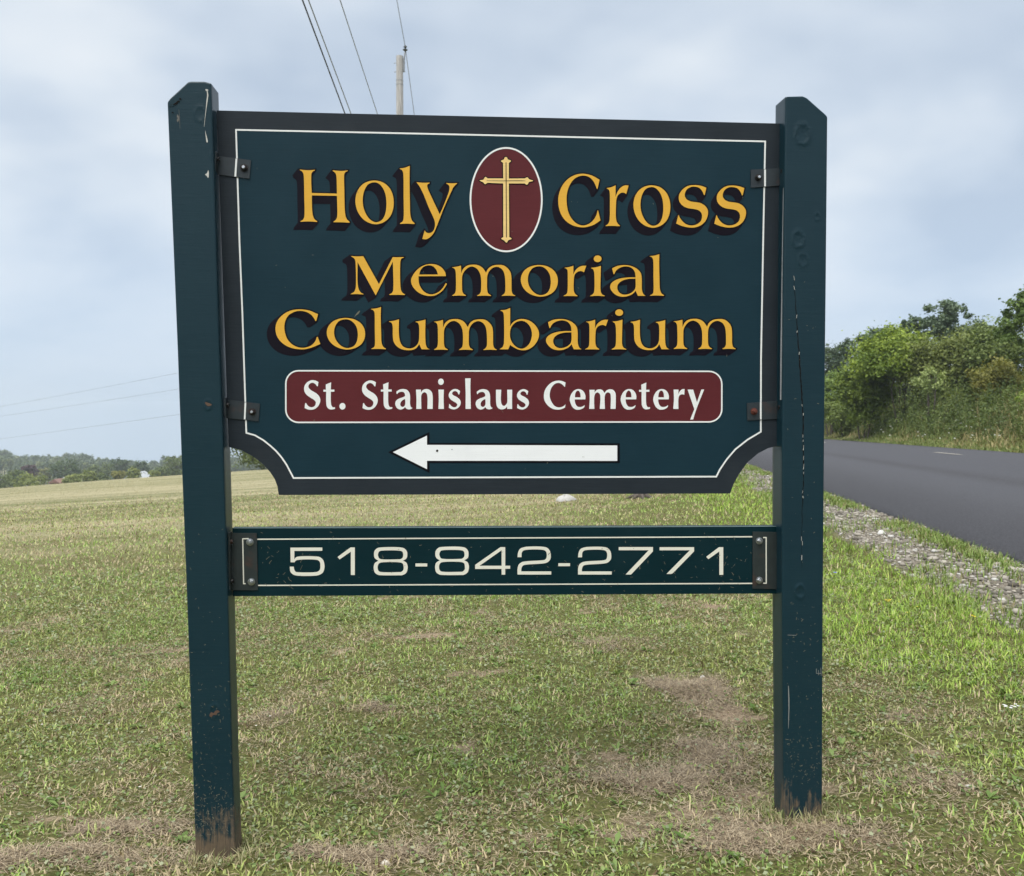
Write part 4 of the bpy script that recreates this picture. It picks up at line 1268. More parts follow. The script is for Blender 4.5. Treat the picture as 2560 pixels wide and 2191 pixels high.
    tag(mesh_np('dry_thatch', V, T, M['grass'], col=C), 'dead tan grass lying flat on the bare patches', 'dry grass', kind='stuff')
    # verge: taller tufts along the shoulder and the asphalt edge
    s = rng.random(60000) ** 1.4 * 60 + 2.5
    o = np.where(rng.random(60000) < .58, rng.normal(3.27, .12, 60000), rng.normal(2.40, .18, 60000))
    dens = np.where(o > 2.9, sstep(fbm(s, o, .9, 130, 3), .34, .52), .8 * sstep(fbm(s, o, 1.6, 131, 3), .36, .6))
    keep = (rng.random(60000) < dens) & (o < 3.47)
    s, o = s[keep], o[keep]
    extra_s = rng.random(12000) ** 1.4 * 50 + 2.5
    extra_o = rng.uniform(2.4, 3.4, 12000)
    kk = fbm(extra_s, extra_o, 2.2, 140, 3) > .60
    s, o = np.concatenate([s, extra_s[kk]]), np.concatenate([o, extra_o[kk]])
    x, y = so_to_xy(s, o)
    n = len(x)
    P = np.stack([x, y, ground_h(x, y) - .004], 1)
    c = mixc((0.12, 0.19, 0.035), (0.25, 0.33, 0.085), rng.random(n))
    dd = rng.random(n) < .16
    c[dd] = np.array((0.30, 0.26, 0.13))
    V, T, C = blades(P, rng.uniform(.04, .13, n), rng.uniform(.004, .008, n) * (1 + y / 14), rng.random(n) * 6.283, np.abs(rng.normal(.45, .3, n)), rng.normal(.6, .4, n), c)
    tag(mesh_np('verge_grass', V, T, M['grass'], col=C), 'taller green tufts along the gravel and asphalt edge', 'grass', kind='stuff')
make_weeds()
def post_tufts():
    parts = []
    for cx, cy in ((-0.985, 3.06), (1.03, 3.22)):
        n = 520
        a = rng.random(n) * 6.283
        e = np.maximum(np.abs(np.cos(a)) / .078, np.abs(np.sin(a)) / .062)
        r = 1 / e + rng.exponential(.022, n)
        x, y = cx + r * np.cos(a), cy + .05 + r * np.sin(a)
        P = np.stack([x, y, ground_h(x, y) - .004], 1)
        c = mixc((0.10, 0.17, 0.03), (0.52, 0.44, 0.27), rng.random(n) ** .8)
        parts.append(blades(P, rng.uniform(.02, .075, n), rng.uniform(.002, .005, n), rng.random(n) * 6.283, np.abs(rng.normal(.6, .4, n)), rng.normal(.5, .4, n), c))
    V, T, C = cat3(parts)
    tag(mesh_np('post_foot_tufts', V, T, M['grass'], col=C), 'untrimmed tufts of grass round the feet of the posts', 'grass', kind='stuff')
post_tufts()

# ------------------------------------------------------------------ gravel shoulder
def make_gravel():
    n = 19000
    s = 3 + 40 * rng.random(n) ** 1.8
    o = rng.uniform(2.36, 3.5, n) + rng.normal(0, .05, n)
    o = np.minimum(o, 3.5)
    x, y = so_to_xy(s, o)
    r = rng.uniform(.006, .018, n) * (1 + (rng.random(n) ** 8) * 1.8) * (1 + s / 60)
    z = ground_h(x, y)
    base = np.array([[1, 0, 0], [.5, .87, 0], [-.5, .87, 0], [-1, 0, 0], [-.5, -.87, 0], [.5, -.87, 0], [.55, .1, .8], [-.2, .5, .85], [-.35, -.45, .75], [0, 0, -.6]])
    tri = np.array([[0, 1, 6], [1, 7, 6], [1, 2, 7], [2, 3, 7], [3, 8, 7], [3, 4, 8], [4, 5, 8], [5, 6, 8], [5, 0, 6], [6, 7, 8], [0, 9, 1], [1, 9, 2], [2, 9, 3], [3, 9, 4], [4, 9, 5], [5, 9, 0]])
    yaw = rng.random(n) * 6.283
    sc = np.stack([r * rng.uniform(.8, 1.4, n), r * rng.uniform(.6, 1.0, n), r * rng.uniform(.35, .75, n)], 1)
    B = base[None] * sc[:, None, :] * rng.uniform(.8, 1.2, (n, 10, 1))
    c, s_ = np.cos(yaw)[:, None], np.sin(yaw)[:, None]
    V = np.stack([B[..., 0] * c - B[..., 1] * s_ + x[:, None], B[..., 0] * s_ + B[..., 1] * c + y[:, None], B[..., 2] + (z + sc[:, 2] * .25)[:, None]], -1).reshape(-1, 3)
    T = (np.arange(n)[:, None, None] * 10 + tri[None]).reshape(-1, 3)
    g = rng.random(n)
    col = mixc((0.09, 0.08, 0.066), (0.41, 0.375, 0.32), g)
    wh = rng.random(n) < .06
    col[wh] = np.array((0.46, 0.45, 0.42))
    tag(mesh_np('gravel_shoulder', V, T, M['stone'], col=np.repeat(col, 10, axis=0)), 'loose grey gravel between lawn and asphalt', 'gravel', kind='stuff')
make_gravel()

# ------------------------------------------------------------------ trees
bark_m, _t, _b = new_mat('bark')
_oc = obj_coord(_t)
L(_t, mix_col(_t, noise(_t, mapping(_t, _oc, (6, 6, 1.2)), 3, 5, .65), (0.035, 0.028, 0.022), (0.13, 0.11, 0.09)), _b.inputs['Base Color'])
_b.inputs['Roughness'].default_value = 0.9
LEAF_GAIN = 1.6
def crown_data(c, rad, nclump, per, leaf, ca, cb, spread=.30, shell=.5, flat=.85, droop=0.0, lo=-1.0, tipcol=None):
    """leaf clumps spread through an uneven ellipsoid; gaps are left between clumps"""
    c = np.asarray(c, float); rad = np.asarray(rad, float)
    d = unit(nclump * 3)
    d = d[d[:, 2] > lo][:nclump]
    bumps = .75 + .5 * vnoise(d[:, 0] * 2.1 + 5, d[:, 1] * 2.1 + d[:, 2] * 1.7, 1.3, int(abs(c[0]) * 7) % 50)
    rr = (shell + (1 - shell) * rng.random(len(d)) ** .6) * bumps
    cc = c + d * rr[:, None] * rad
    cs = spread * rad.mean() * rng.uniform(.55, 1.25, len(d))
    tone = np.clip(rng.random(len(d)) * .75 + .25 * (d[:, 2] * .5 + .5) * rng.random(len(d)), 0, 1)
    idx = np.repeat(np.arange(len(d)), per)
    n = len(idx)
    off = rng.normal(size=(n, 3)) * np.array([1, 1, flat]) * .55
    P = cc[idx] + off * cs[idx][:, None]
    P[:, 2] -= droop * np.abs(off[:, 0]) * cs[idx]
    nr = unit(n) * .9 + np.array([0, 0, .6]) + (cc[idx] - c) / rad.mean() * .5
    nr /= np.linalg.norm(nr, axis=1, keepdims=True)
    f = np.clip(tone[idx] + rng.normal(0, .16, n), 0, 1)
    col = mixc(ca, cb, f) * LEAF_GAIN
    if tipcol is not None:
        k = (rng.random(n) < .25) & (tone[idx] > .5)
        col[k] = np.array(tipcol)
    return leaves(P, leaf * rng.uniform(.6, 1.3, n), nr, rng.random(n) * 6.283, col, .62), cc
def make_tree(name, label, cat, px, py, depth, rpx, rpy, ca, cb, nclump=60, per=70, leaf=.16, group=None, stems=1, lo=-1.0, shell=.5, spread=.3, tipcol=None, base_drop=None):
    c = at_depth(px, py, depth)
    k = depth / FPX
    rad = (rpx * k, (rpx * k) * .85, rpy * k)
    gz = gh(c.x, c.y)
    if base_drop is not None:
        gz = max(gz, c.z - base_drop)
    root = empty(name, (c.x, c.y, gz))
    tag(root, label, cat, group)
    (V, T, C), cc = crown_data(c, rad, nclump, per, leaf, ca, cb, spread, shell, lo=lo, tipcol=tipcol)
    V[:, 2] = np.maximum(V[:, 2], gz + .05)
    mesh_np('crown', V, T, M['foliage'], root, C)
    parts = []
    for s in range(stems):
        r0 = max(.05, .045 * rad[0] * 2 / stems ** .5) if stems < 3 else .035
        jx, jy = (rng.normal(0, .12 * rad[0] * (stems > 1), 2))
        b0 = Vector((c.x + jx, c.y + jy, gz - .1))
        b1 = Vector((c.x + jx * 2 + rng.normal(0, .1) * rad[0], c.y + jy * 2, gz + (c.z - gz) * .6))
        b2 = Vector((c.x + jx * 2.5, c.y + jy * 2, c.z + rad[2] * .45))
        parts.append(tube([b0, b1, b2], [r0 * 1.25, r0, r0 * .35], 7))
        for q in rng.choice(len(cc), min(len(cc), max(4, 14 // stems)), replace=False):
            e = Vector(cc[q])
            st = b1.lerp(b2, rng.uniform(0, .8))
            md = st.lerp(e, .5) + Vector((0, 0, -.06 * rad[2]))
            parts.append(tube([st, md, e], [r0 * .45, r0 * .28, r0 * .1], 5, False))
    V, F = merge(parts)
    add_mesh('trunk', V, F, bark_m, root)
    return root
# right bank, far to near
BG = ((0.055, 0.085, 0.050), (0.105, 0.140, 0.085))          # grey-green
make_tree('tree', 'dark grey green tree just right of the right post, farthest along the bank', 'tree', 2075, 915, 82, 52, 44, (0.035, 0.058, 0.032), (0.085, 0.115, 0.065), 60, 70, .3)
make_tree('tree', 'low grey green tree between the dark tree and the bright vine bush', 'tree', 2150, 880, 76, 38, 40, (0.05, 0.08, 0.045), (0.10, 0.13, 0.075), 40, 70, .26)
make_tree('tree', 'small grey green treetop left of the tallest treetop', 'tree', 2203, 852, 66, 36, 32, *BG, 45, 60, .22)
make_tree('tree', 'open feathery grey green treetop behind the bright vine bush', 'tree', 2272, 828, 64, 42, 36, *BG, 42, 55, .22, shell=.35, spread=.22)
make_tree('tree', 'tallest grey green treetop rising behind the hedge bushes', 'tree', 2360, 812, 60, 56, 56, *BG, 80, 60, .22, shell=.3, spread=.2)
make_tree('tree', 'grey green treetop sloping down behind the olive bush', 'tree', 2440, 842, 58, 48, 34, (0.06, 0.09, 0.045), (0.11, 0.14, 0.075), 50, 60, .22)
make_tree('bush', 'bright yellow green vine covered bush overhanging a dark hollow', 'bush', 2240, 908, 50, 98, 74, (0.075, 0.115, 0.016), (0.185, 0.24, 0.036), 170, 120, .18, stems=3, lo=-.55, shell=.4, tipcol=(0.30, 0.38, 0.05))
make_tree('bush', 'yellow green bush hanging low at the left of the dark hollow', 'bush', 2158, 975, 52, 62, 78, (0.07, 0.108, 0.018), (0.165, 0.21, 0.042), 120, 110, .18, stems=3, shell=.4)
make_tree('bush', 'wide olive green bush right of the bright vine bush', 'bush', 2395, 918, 48, 104, 80, (0.07, 0.09, 0.024), (0.155, 0.18, 0.052), 180, 120, .17, stems=4, lo=-.8, shell=.4)
make_tree('bush', 'olive green bush at the right frame edge behind the rusty shrub', 'bush', 2505, 905, 46, 82, 96, (0.068, 0.098, 0.028), (0.145, 0.18, 0.056), 130, 110, .17, stems=3, shell=.4)
make_tree('tree', 'leafy tree with hanging branches cut by the right frame edge', 'tree', 2595, 795, 37, 84, 96, (0.05, 0.084, 0.02), (0.12, 0.17, 0.046), 110, 60, .17, shell=.45, spread=.17)
make_tree('shrub', 'rusty yellow shrub low on the bank near the right frame edge', 'shrub', 2500, 950, 40, 62, 50, (0.105, 0.112, 0.026), (0.205, 0.19, 0.05), 80, 80, .12, stems=4, shell=.3)
make_tree('shrub', 'bright yellow green shrub at the right frame edge near the verge', 'shrub', 2575, 1010, 35, 28, 46, (0.12, 0.18, 0.028), (0.23, 0.30, 0.05), 34, 70, .12, stems=3)
make_tree('shrub', 'pale leafed sapling above the tall weeds in the bank middle', 'shrub', 2325, 955, 44, 38, 34, (0.12, 0.16, 0.05), (0.25, 0.29, 0.11), 36, 45, .13, stems=3, shell=.3)
make_tree('shrub', 'pale green willowy shrub close beside the right post', 'shrub', 2078, 985, 62, 50, 52, (0.09, 0.135, 0.036), (0.18, 0.24, 0.075), 90, 80, .18, stems=5, shell=.3)
make_tree('shrub', 'grassy green shrub at the foot of the low hanging bush', 'shrub', 2112, 1035, 58, 56, 44, (0.085, 0.12, 0.032), (0.165, 0.20, 0.06), 80, 80, .16, stems=5, shell=.3)
make_tree('shrub', 'dark undergrowth deep in the hollow under the vine bush', 'shrub', 2262, 985, 57, 66, 62, (0.012, 0.016, 0.006), (0.03, 0.036, 0.014), 90, 80, .2, stems=6, shell=.2)  # shade under the vine bush painted in as near-black leaf colour
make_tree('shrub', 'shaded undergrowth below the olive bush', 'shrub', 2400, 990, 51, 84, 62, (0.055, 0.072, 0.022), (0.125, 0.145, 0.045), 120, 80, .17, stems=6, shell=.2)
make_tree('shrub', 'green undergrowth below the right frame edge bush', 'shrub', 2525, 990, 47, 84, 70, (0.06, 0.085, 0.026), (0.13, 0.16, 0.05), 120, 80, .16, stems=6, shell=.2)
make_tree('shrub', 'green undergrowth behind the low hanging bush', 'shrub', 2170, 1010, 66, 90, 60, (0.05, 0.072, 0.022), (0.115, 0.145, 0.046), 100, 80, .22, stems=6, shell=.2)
# behind the left scooped corner of the panel
make_tree('tree', 'green tree seen through the left scooped corner of the panel', 'tree', 690, 1118, 95, 95, 58, (0.05, 0.07, 0.018), (0.12, 0.145, 0.04), 80, 80, .3)

def bank_weeds():
    parts = []
    n = 85000
    s = 18 + 75 * rng.random(n) ** 1.2
    o = 11.62 + (rng.random(n) ** 1.3) * 8.5
    x, y = so_to_xy(s, o)
    tall = sstep(o, 12.2, 14.8)
    P = np.stack([x, y, ground_h(x, y) - .02], 1)
    patch = fbm(x, y, .35, 150, 3)
    c = mixc((0.10, 0.15, 0.034), (0.21, 0.25, 0.075), rng.random(n))
    straw = rng.random(n) < (.10 + .5 * sstep(patch, .45, .65)) * (.3 + .7 * sstep(o, 11.9, 12.6))
    c[straw] = mixc((0.28, 0.25, 0.11), (0.43, 0.36, 0.18), rng.random(straw.sum()))
    h = rng.uniform(.10, .22, n) + tall * rng.uniform(.2, 1.0, n) * (.45 + patch)
    parts.append(blades(P, h, rng.uniform(.02, .045, n), rng.random(n) * 6.283, np.abs(rng.normal(.35, .25, n)), rng.normal(.45, .35, n), c))
    # leafy tall stalks
    m = 1900
    s = 20 + 50 * rng.random(m); o = 12.8 + rng.random(m) * 3.2
    x, y = so_to_xy(s, o)
    gz = ground_h(x, y)
    k = 22
    idx = np.repeat(np.arange(m), k)
    hh = rng.uniform(.7, 1.7, m) * (.6 + fbm(x, y, .3, 160, 2))
    t = rng.random(m * k)
    P = np.stack([x[idx] + rng.normal(0, .05, m * k), y[idx] + rng.normal(0, .05, m * k), gz[idx] + t * hh[idx]], 1)
    nr = unit(m * k) * .8 + np.array([0, 0, .5]); nr /= np.linalg.norm(nr, axis=1, keepdims=True)
    tone = rng.random(m)
    col = mixc((0.075, 0.115, 0.035), (0.155, 0.20, 0.05), np.clip(tone[idx] + rng.normal(0, .15, m * k), 0, 1))
    parts.append(leaves(P, rng.uniform(.09, .17, m * k), nr, rng.random(m * k) * 6.283, col, .35))
    V, T, C = cat3(parts)
    tag(mesh_np('bank_grass', V, T, M['grass'], col=C), 'long rough grass and weeds on the bank across the road', 'grass', kind='stuff')
    # small white umbels
    n = 70
    s = 22 + 30 * rng.random(n); o = 12.0 + rng.random(n) * 2.2
    x, y = so_to_xy(s, o)
    P = np.stack([x, y, ground_h(x, y) + rng.uniform(.3, .6, n)], 1)
    nr = np.tile(np.array([[0, -.3, .95]]), (n, 1))
    V, T, C = leaves(P, rng.uniform(.06, .11, n), nr, rng.random(n) * 6.28, np.tile(np.array([[.62, .62, .58]]), (n, 1)), .9)
    tag(mesh_np('white_umbels', V, T, M['foliage'], col=C), 'tiny white flower heads dotted over the bank', 'flowers', kind='stuff')
bank_weeds()
gold_c = ((0.12, 0.17, 0.03), (0.21, 0.25, 0.05))
for i, (px, py, dp, ww, hh, lab) in enumerate([(2383, 980, 42, 26, 30, 'clump of upright plume topped weeds below the olive bush'), (2432, 985, 41, 14, 34, 'narrow spire of weeds right of the plume topped clump'),
                                            (2470, 1000, 39, 16, 26, 'yellowish weed clump under the rusty shrub'), (2530, 1000, 38, 26, 34, 'tall green weed clump near the right frame edge')]):
    c = at_depth(px, py, dp); k = dp / FPX
    gz = gh(c.x, c.y)
    root = empty('weed_clump', (c.x, c.y, gz)); tag(root, lab, 'weeds', 'tall weeds on the bank')
    parts = []; st = []
    top = c.z + hh * k
    for q in range(26):
        bx, by = c.x + rng.normal(0, ww * k * .5), c.y + rng.normal(0, ww * k * .5)
        th = gz + (top - gz) * rng.uniform(.6, 1.0)
        lx = rng.normal(0, .06)
        st.append(tube([(bx, by, gz - .05), (bx + lx, by, th)], [.009, .004], 4, False))
        m = 42
        t = .25 + .75 * rng.random(m)
        P = np.stack([bx + lx * t + rng.normal(0, .05, m) * (1.3 - t), by + rng.normal(0, .05, m) * (1.3 - t), gz + (th - gz) * t], 1)
        nr = unit(m) * .8 + np.array([0, 0, .6]); nr /= np.linalg.norm(nr, axis=1, keepdims=True)
        parts.append(leaves(P, rng.uniform(.07, .13, m), nr, rng.random(m) * 6.28, mixc(*gold_c, rng.random(m)), .4))
    V, T, C = cat3(parts); mesh_np('leaves', V, T, M['foliage'], root, C)
    V, F = merge(st); add_mesh('stems', V, F, bark_m, root)

# ------------------------------------------------------------------ the far valley, left
YG = ((0.105, 0.13, 0.035), (0.20, 0.22, 0.07)); MG = ((0.06, 0.085, 0.03), (0.12, 0.145, 0.055)); DG = ((0.028, 0.05, 0.022), (0.07, 0.098, 0.042))
for nm, lab, px, py, dp, rx, ry, cols in [
        ('tree', 'dark purple leaved tree above the far field edge', 72, 1180, 290, 18, 17, ((0.028, 0.016, 0.022), (0.06, 0.032, 0.04))),
        ('tree', 'big rounded dark green tree above the far field edge', 163, 1178, 270, 40, 27, DG),
        ('tree', 'pale olive tree between the purple tree and the big dark tree', 110, 1186, 300, 18, 16, ((0.10, 0.105, 0.045), (0.17, 0.17, 0.08))),
        ('tree', 'dark green tree behind the white roofed house', 300, 1167, 330, 30, 20, DG),
        ('tree', 'dark green tree right of the white roofed house', 350, 1174, 320, 20, 20, DG),
        ('tree', 'grey green tree behind the lighter bushes mid way to the left post', 246, 1180, 310, 28, 20, MG),
        ('tree', 'mid green tree beside the left post at the far field edge', 442, 1165, 240, 26, 26, MG),
        ('tree', 'mid green tree second from the left post at the far field edge', 408, 1180, 245, 22, 18, MG),
        ('bush', 'green bush at the left frame edge above the field', 10, 1206, 200, 30, 18, MG),
        ('bush', 'yellow green bush below the purple tree', 76, 1205, 190, 36, 18, YG),
        ('bush', 'rounded yellow green bush right of the red roofed house', 178, 1201, 190, 21, 13, YG),
        ('bush', 'light green bush right of the rounded yellow green one', 220, 1193, 210, 20, 16, YG),
        ('bush', 'small green bush midway between the big dark tree and the white roof', 256, 1196, 215, 18, 11, MG),
        ('bush', 'yellowish bush at the left of the white roofed house', 296, 1188, 220, 15, 10, ((0.13, 0.13, 0.035), (0.22, 0.21, 0.06))),
        ('bush', 'light green bush in front of the white roofed house', 333, 1186, 215, 15, 15, YG),
        ('bush', 'small yellow green bush right of the white roofed house', 384, 1186, 220, 12, 10, YG),
        ('bush', 'green bush left of the red roofed house', 45, 1196, 230, 26, 20, MG)]:
    make_tree(nm, lab, nm, px, py, dp, rx, ry, *cols, 45, 28, .62 * dp / 250, base_drop=9 if nm == 'bush' else 16, group=None)

wall_w = paint('white siding', (0.50, 0.51, 0.52), 0.6, 0.2, 0.05)
wall_r = paint('brown red siding', (0.20, 0.10, 0.08), 0.7, 0.2, 0.1)
roof_w = paint('pale metal roof', (0.45, 0.47, 0.49), 0.4, 0.4, 0.05)
roof_r = paint('faded red roof', (0.24, 0.14, 0.115), 0.8, 0.2, 0.15)
glass_m = paint('dark window glass', (0.02, 0.025, 0.03), 0.1, 0.5, 0.1)
def house(name, label, px, py, depth, w, d, h, rh, wm, rm):
    c = at_depth(px, py, depth)                   # pixel of the eaves line, middle of the front
    x, y, z1 = c.x, c.y, c.z
    z0 = z1 - h
    root = empty(name, (x, y, z0)); tag(root, label, 'house')
    V, F = box_data(x, y + d / 2, (z0 + z1) / 2, w, d, h)
    add_mesh('wall', V, F, wm, root)
    o_ = .35
    V = [(x - w / 2 - o_, y - o_, z1 - .1), (x + w / 2 + o_, y - o_, z1 - .1), (x + w / 2 + o_, y + d + o_, z1 - .1), (x - w / 2 - o_, y + d + o_, z1 - .1), (x, y - o_, z1 + rh), (x, y + d + o_, z1 + rh)]
    rf = add_mesh('roof', V, [(0, 4, 5, 3), (1, 2, 5, 4), (0, 1, 4), (3, 5, 2), (0, 3, 2, 1)], [rm, wm], root, [0, 0, 1, 1, 0])
    V, F = box_data(x + w * .2, y + d * .7, z1 + rh * .55, .5, .5, 1.2)
    add_mesh('chimney', V, F, wall_w, rf)
    for k in (-.28, .05, .3):
        V, F = box_data(x + k * w, y - .02, z1 - h * .42, .9, .1, 1.2)
        wi = add_mesh('window', V, F, wall_w, root)
        V, F = box_data(x + k * w, y - .08, z1 - h * .42, .74, .06, 1.04)
        add_mesh('pane', V, F, glass_m, wi)
    V, F = box_data(x - .12 * w, y - .03, z0 + 1.05, 1.0, .1, 2.1)
    add_mesh('door', V, F, wall_r, root)
house('house', 'white house with pale roof peeping over the field edge', 333, 1196, 260, 4.4, 8, 5.5, 1.6, wall_w, roof_w)
house('house', 'low house with faded red roof among the bushes', 136, 1207, 240, 2.6, 6, 4.5, .9, wall_r, roof_r)

def distant_wood():
    """wooded ridge across the valley: many crowns that read as one mass"""
    prof_x = [-330, -40, 0, 22, 32, 38, 76, 120, 140, 162, 200, 220, 232, 240, 255, 272, 280, 300, 320, 333, 356, 372, 394, 410, 413, 418, 424, 440, 452, 900]
    prof_y = [1128, 1128, 1126, 1130, 1144, 1141, 1141, 1141, 1137, 1135, 1134, 1139, 1143, 1148, 1144, 1146, 1153, 1150, 1152, 1154, 1154, 1152, 1154, 1150, 1138, 1138, 1146, 1144, 1141, 1140]
    parts = []; stems = []
    for row in range(3):
        dp = (640, 560, 470)[row]
        for px in np.arange(-330, 860, (10, 11, 13)[row]):
            px = px + rng.normal(0, 2.5)
            top = np.interp(px, prof_x, prof_y) + (0, 9, 19)[row] + abs(rng.normal(0, 3.0))
            r = rng.uniform(9, 13) * (1, 1.15, 1.3)[row]
            c = at_depth(px, top + r, dp)
            k = dp / FPX
            ca, cb = ((0.05, 0.075, 0.04), (0.10, 0.125, 0.07)) if rng.random() < .8 else ((0.09, 0.11, 0.05), (0.14, 0.155, 0.075))
            (V, T, C), cc = crown_data(c, (r * k, r * k, r * k * 1.15), 26, 16, 1.5 * dp / 560, ca, cb, .34, .45)
            parts.append((V, T, C))
            gz = gh(c.x, c.y)
            stems.append(tube([(c.x, c.y, min(gz, c.z - 5) - 1), tuple(c)], [.35, .15], 5, False))
    V, T, C = cat3(parts)
    o_ = mesh_np('distant_wood', V, T, M['foliage'], col=C)
    tag(o_, 'hazy wooded ridge on the horizon at the left', 'woods', kind='stuff')
    V, F = merge(stems)
    add_mesh('trunks', V, F, bark_m, o_)
distant_wood()

# ------------------------------------------------------------------ utility poles and wires
polew, _t, _b = new_mat('weathered pole wood')
_oc = obj_coord(_t)
L(_t, mix_col(_t, ramp(_t, noise(_t, mapping(_t, _oc, (9, 9, .8)), 2.5, 5, .65), [(.3, 0), (.7, 1)]), (0.27, 0.255, 0.24), (0.55, 0.53, 0.51)), _b.inputs['Base Color'])
_b.inputs['Roughness'].default_value = 0.9
galv = metal('galvanised hardware', (0.3, 0.31, 0.32), 0.5, 0.1, 0.7)
porc, _t, _b = new_mat('insulator glaze')
_n = noise(_t, obj_coord(_t), 40, 3, .5)
L(_t, mix_col(_t, _n, (0.05, 0.055, 0.055), (0.10, 0.105, 0.105)), _b.inputs['Base Color'])
_b.inputs['Roughness'].default_value = 0.25
def utility_pole(label, px, ytop, depth, r, group):
    top = at_depth(px, ytop, depth)
    gz = gh(top.x, top.y)
    root = empty('utility_pole', (top.x, top.y, gz)); tag(root, label, 'utility pole', group)
    n = 10
    V, F = tube([(top.x, top.y, gz - .3 + (top.z - gz + .3) * i / n) for i in range(n + 1)], [r * (1.3 - .35 * i / n) for i in range(n + 1)], 16)
    add_mesh('pole_shaft', V, F, polew, root)
    bx = top.x + r * 1.15
    V, F = tube([(bx, top.y, top.z - .48), (bx + .01, top.y, top.z - .1), (bx + .045, top.y, top.z + .15)], [.035, .032, .022], 8)
    br = add_mesh('insulator_bracket', V, F, galv, root)
    ix, iz = bx + .05, top.z + .15
    prof = [(.012, 0), (.075, .04), (.08, .06), (.03, .075), (.03, .12), (.06, .14), (.055, .16), (.02, .18), (.02, .20)]
    V, F = tube([(ix, top.y, iz + h) for _, h in prof], [q for q, _ in prof], 14)
    add_mesh('insulator', V, F, porc, root)
    for dz in (-.22, -.5):
        V, F = tube([(top.x - r * 1.6, top.y, top.z + dz), (bx + .05, top.y, top.z + dz)], [.011, .011], 6)
        add_mesh('through_bolt', V, F, galv, root)
    for dz in (-.8, -.93):
        V, F = tube([(top.x, top.y, top.z + dz), (top.x, top.y, top.z + dz + .02)], [r * 1.02 + .002] * 2, 16, False)
        add_mesh('pole_band', V, F, galv, root)
    return top, Vector((ix, top.y, iz + .14)), gz
p1, ins1, gz1 = utility_pole('weathered grey utility pole standing behind the sign panel', 999, 141, 30, .115, 'utility poles')
p2, ins2, gz2 = utility_pole('farther utility pole hidden behind the sign panel', 1099, 735, 75, .115, 'utility poles')
wire_dark, _t, _b = new_mat('black cable sheath')
L(_t, mix_col(_t, noise(_t, obj_coord(_t), 3, 3, .5), (0.012, 0.012, 0.014), (0.022, 0.022, 0.025)), _b.inputs['Base Color'])
wire_grey, _t, _b = new_mat('weathered aluminium wire')
L(_t, mix_col(_t, noise(_t, obj_coord(_t), 3, 3, .5), (0.20, 0.21, 0.22), (0.30, 0.31, 0.32)), _b.inputs['Base Color'])
_b.inputs['Roughness'].default_value = 0.5
def wire(a, b, sag, r, mat, label, name='overhead_wire', n=26, group='overhead wires'):
    a, b = Vector(a), Vector(b)
    pts = []
    for i in range(n + 1):
        t = i / n
        p = a.lerp(b, t); p.z -= sag * 4 * t * (1 - t)
        pts.append(p)
    V, F = tube(pts, [r] * len(pts), 6)
    o_ = add_mesh(name, V, F, mat, origin=a)
    tag(o_, label, 'wire', group)
def through(a, px, py, yb, far, sag_end):
    """far end of a straight-in-plan wire from a that passes the pixel at depth yb, carried on to depth `far`"""
    m = at_depth(px, py, yb)
    t = (far - a.y) / (m.y - a.y)
    return Vector((a.x + (m.x - a.x) * t, far, a.z + (m.z - a.z) * t))
pl = lambda py: at_depth(999, py, 30) + Vector((-.1, -.12, 0))
wire(pl(628), through(pl(628), 756, 0, 12.0, -22, 0), 0.0, .011, wire_dark, 'thick black cable, leftmost of those passing above the sign')
wire(pl(588), through(pl(588), 771, 0, 12.6, -22, 0), 0.0, .009, galv, 'grey cable just right of the thick black one')
wire(pl(430), through(pl(430), 850, 0, 17.2, -22, 0), 0.0, .010, wire_grey, 'pale grey wire between the cables and the utility pole')
wire(ins1, through(ins1, 992, 0, 26.8, -22, 0), 0.0, .011, wire_grey, 'pale wire running up from the pole insulator to the frame top')
wire(ins1, ins2, 0.7, .011, wire_grey, 'pale wire dropping from the pole insulator behind the panel')
for (y0, y1, ya, lab) in ((1017, 931, 800, 'topmost faint wire crossing the sky left of the sign'), (1041, 972, 865, 'middle faint wire crossing the sky left of the sign'), (1098, 1036, 945, 'lowest faint wire crossing the sky left of the sign')):
    a = at_depth(1099, ya, 75); q0 = at_depth(0, y0, 144); q1 = at_depth(443, y1, 104)
    a = a + Vector((-.15, 0, 0))
    b = a + (q0 - a) * 1.7; b.z = q0.z - (a.z - q0.z) * .25
    # parabola through a, q1, q0
    pts = []
    ta, t1, t0 = 0.0, (q1 - a).to_2d().length, (q0 - a).to_2d().length
    co = np.polyfit([0, t1, t0], [a.z, q1.z, q0.z], 2)
    dxy = (q0 - a).to_2d().normalized()
    for i in range(30):
        t = t0 * 1.6 * i / 29
        pts.append((a.x + dxy.x * t, a.y + dxy.y * t, float(np.polyval(co, t))))
    V, F = tube(pts, [.016] * 30, 5)
    tag(add_mesh('overhead_wire', V, F, wire_grey, origin=a), lab, 'wire', 'overhead wires')

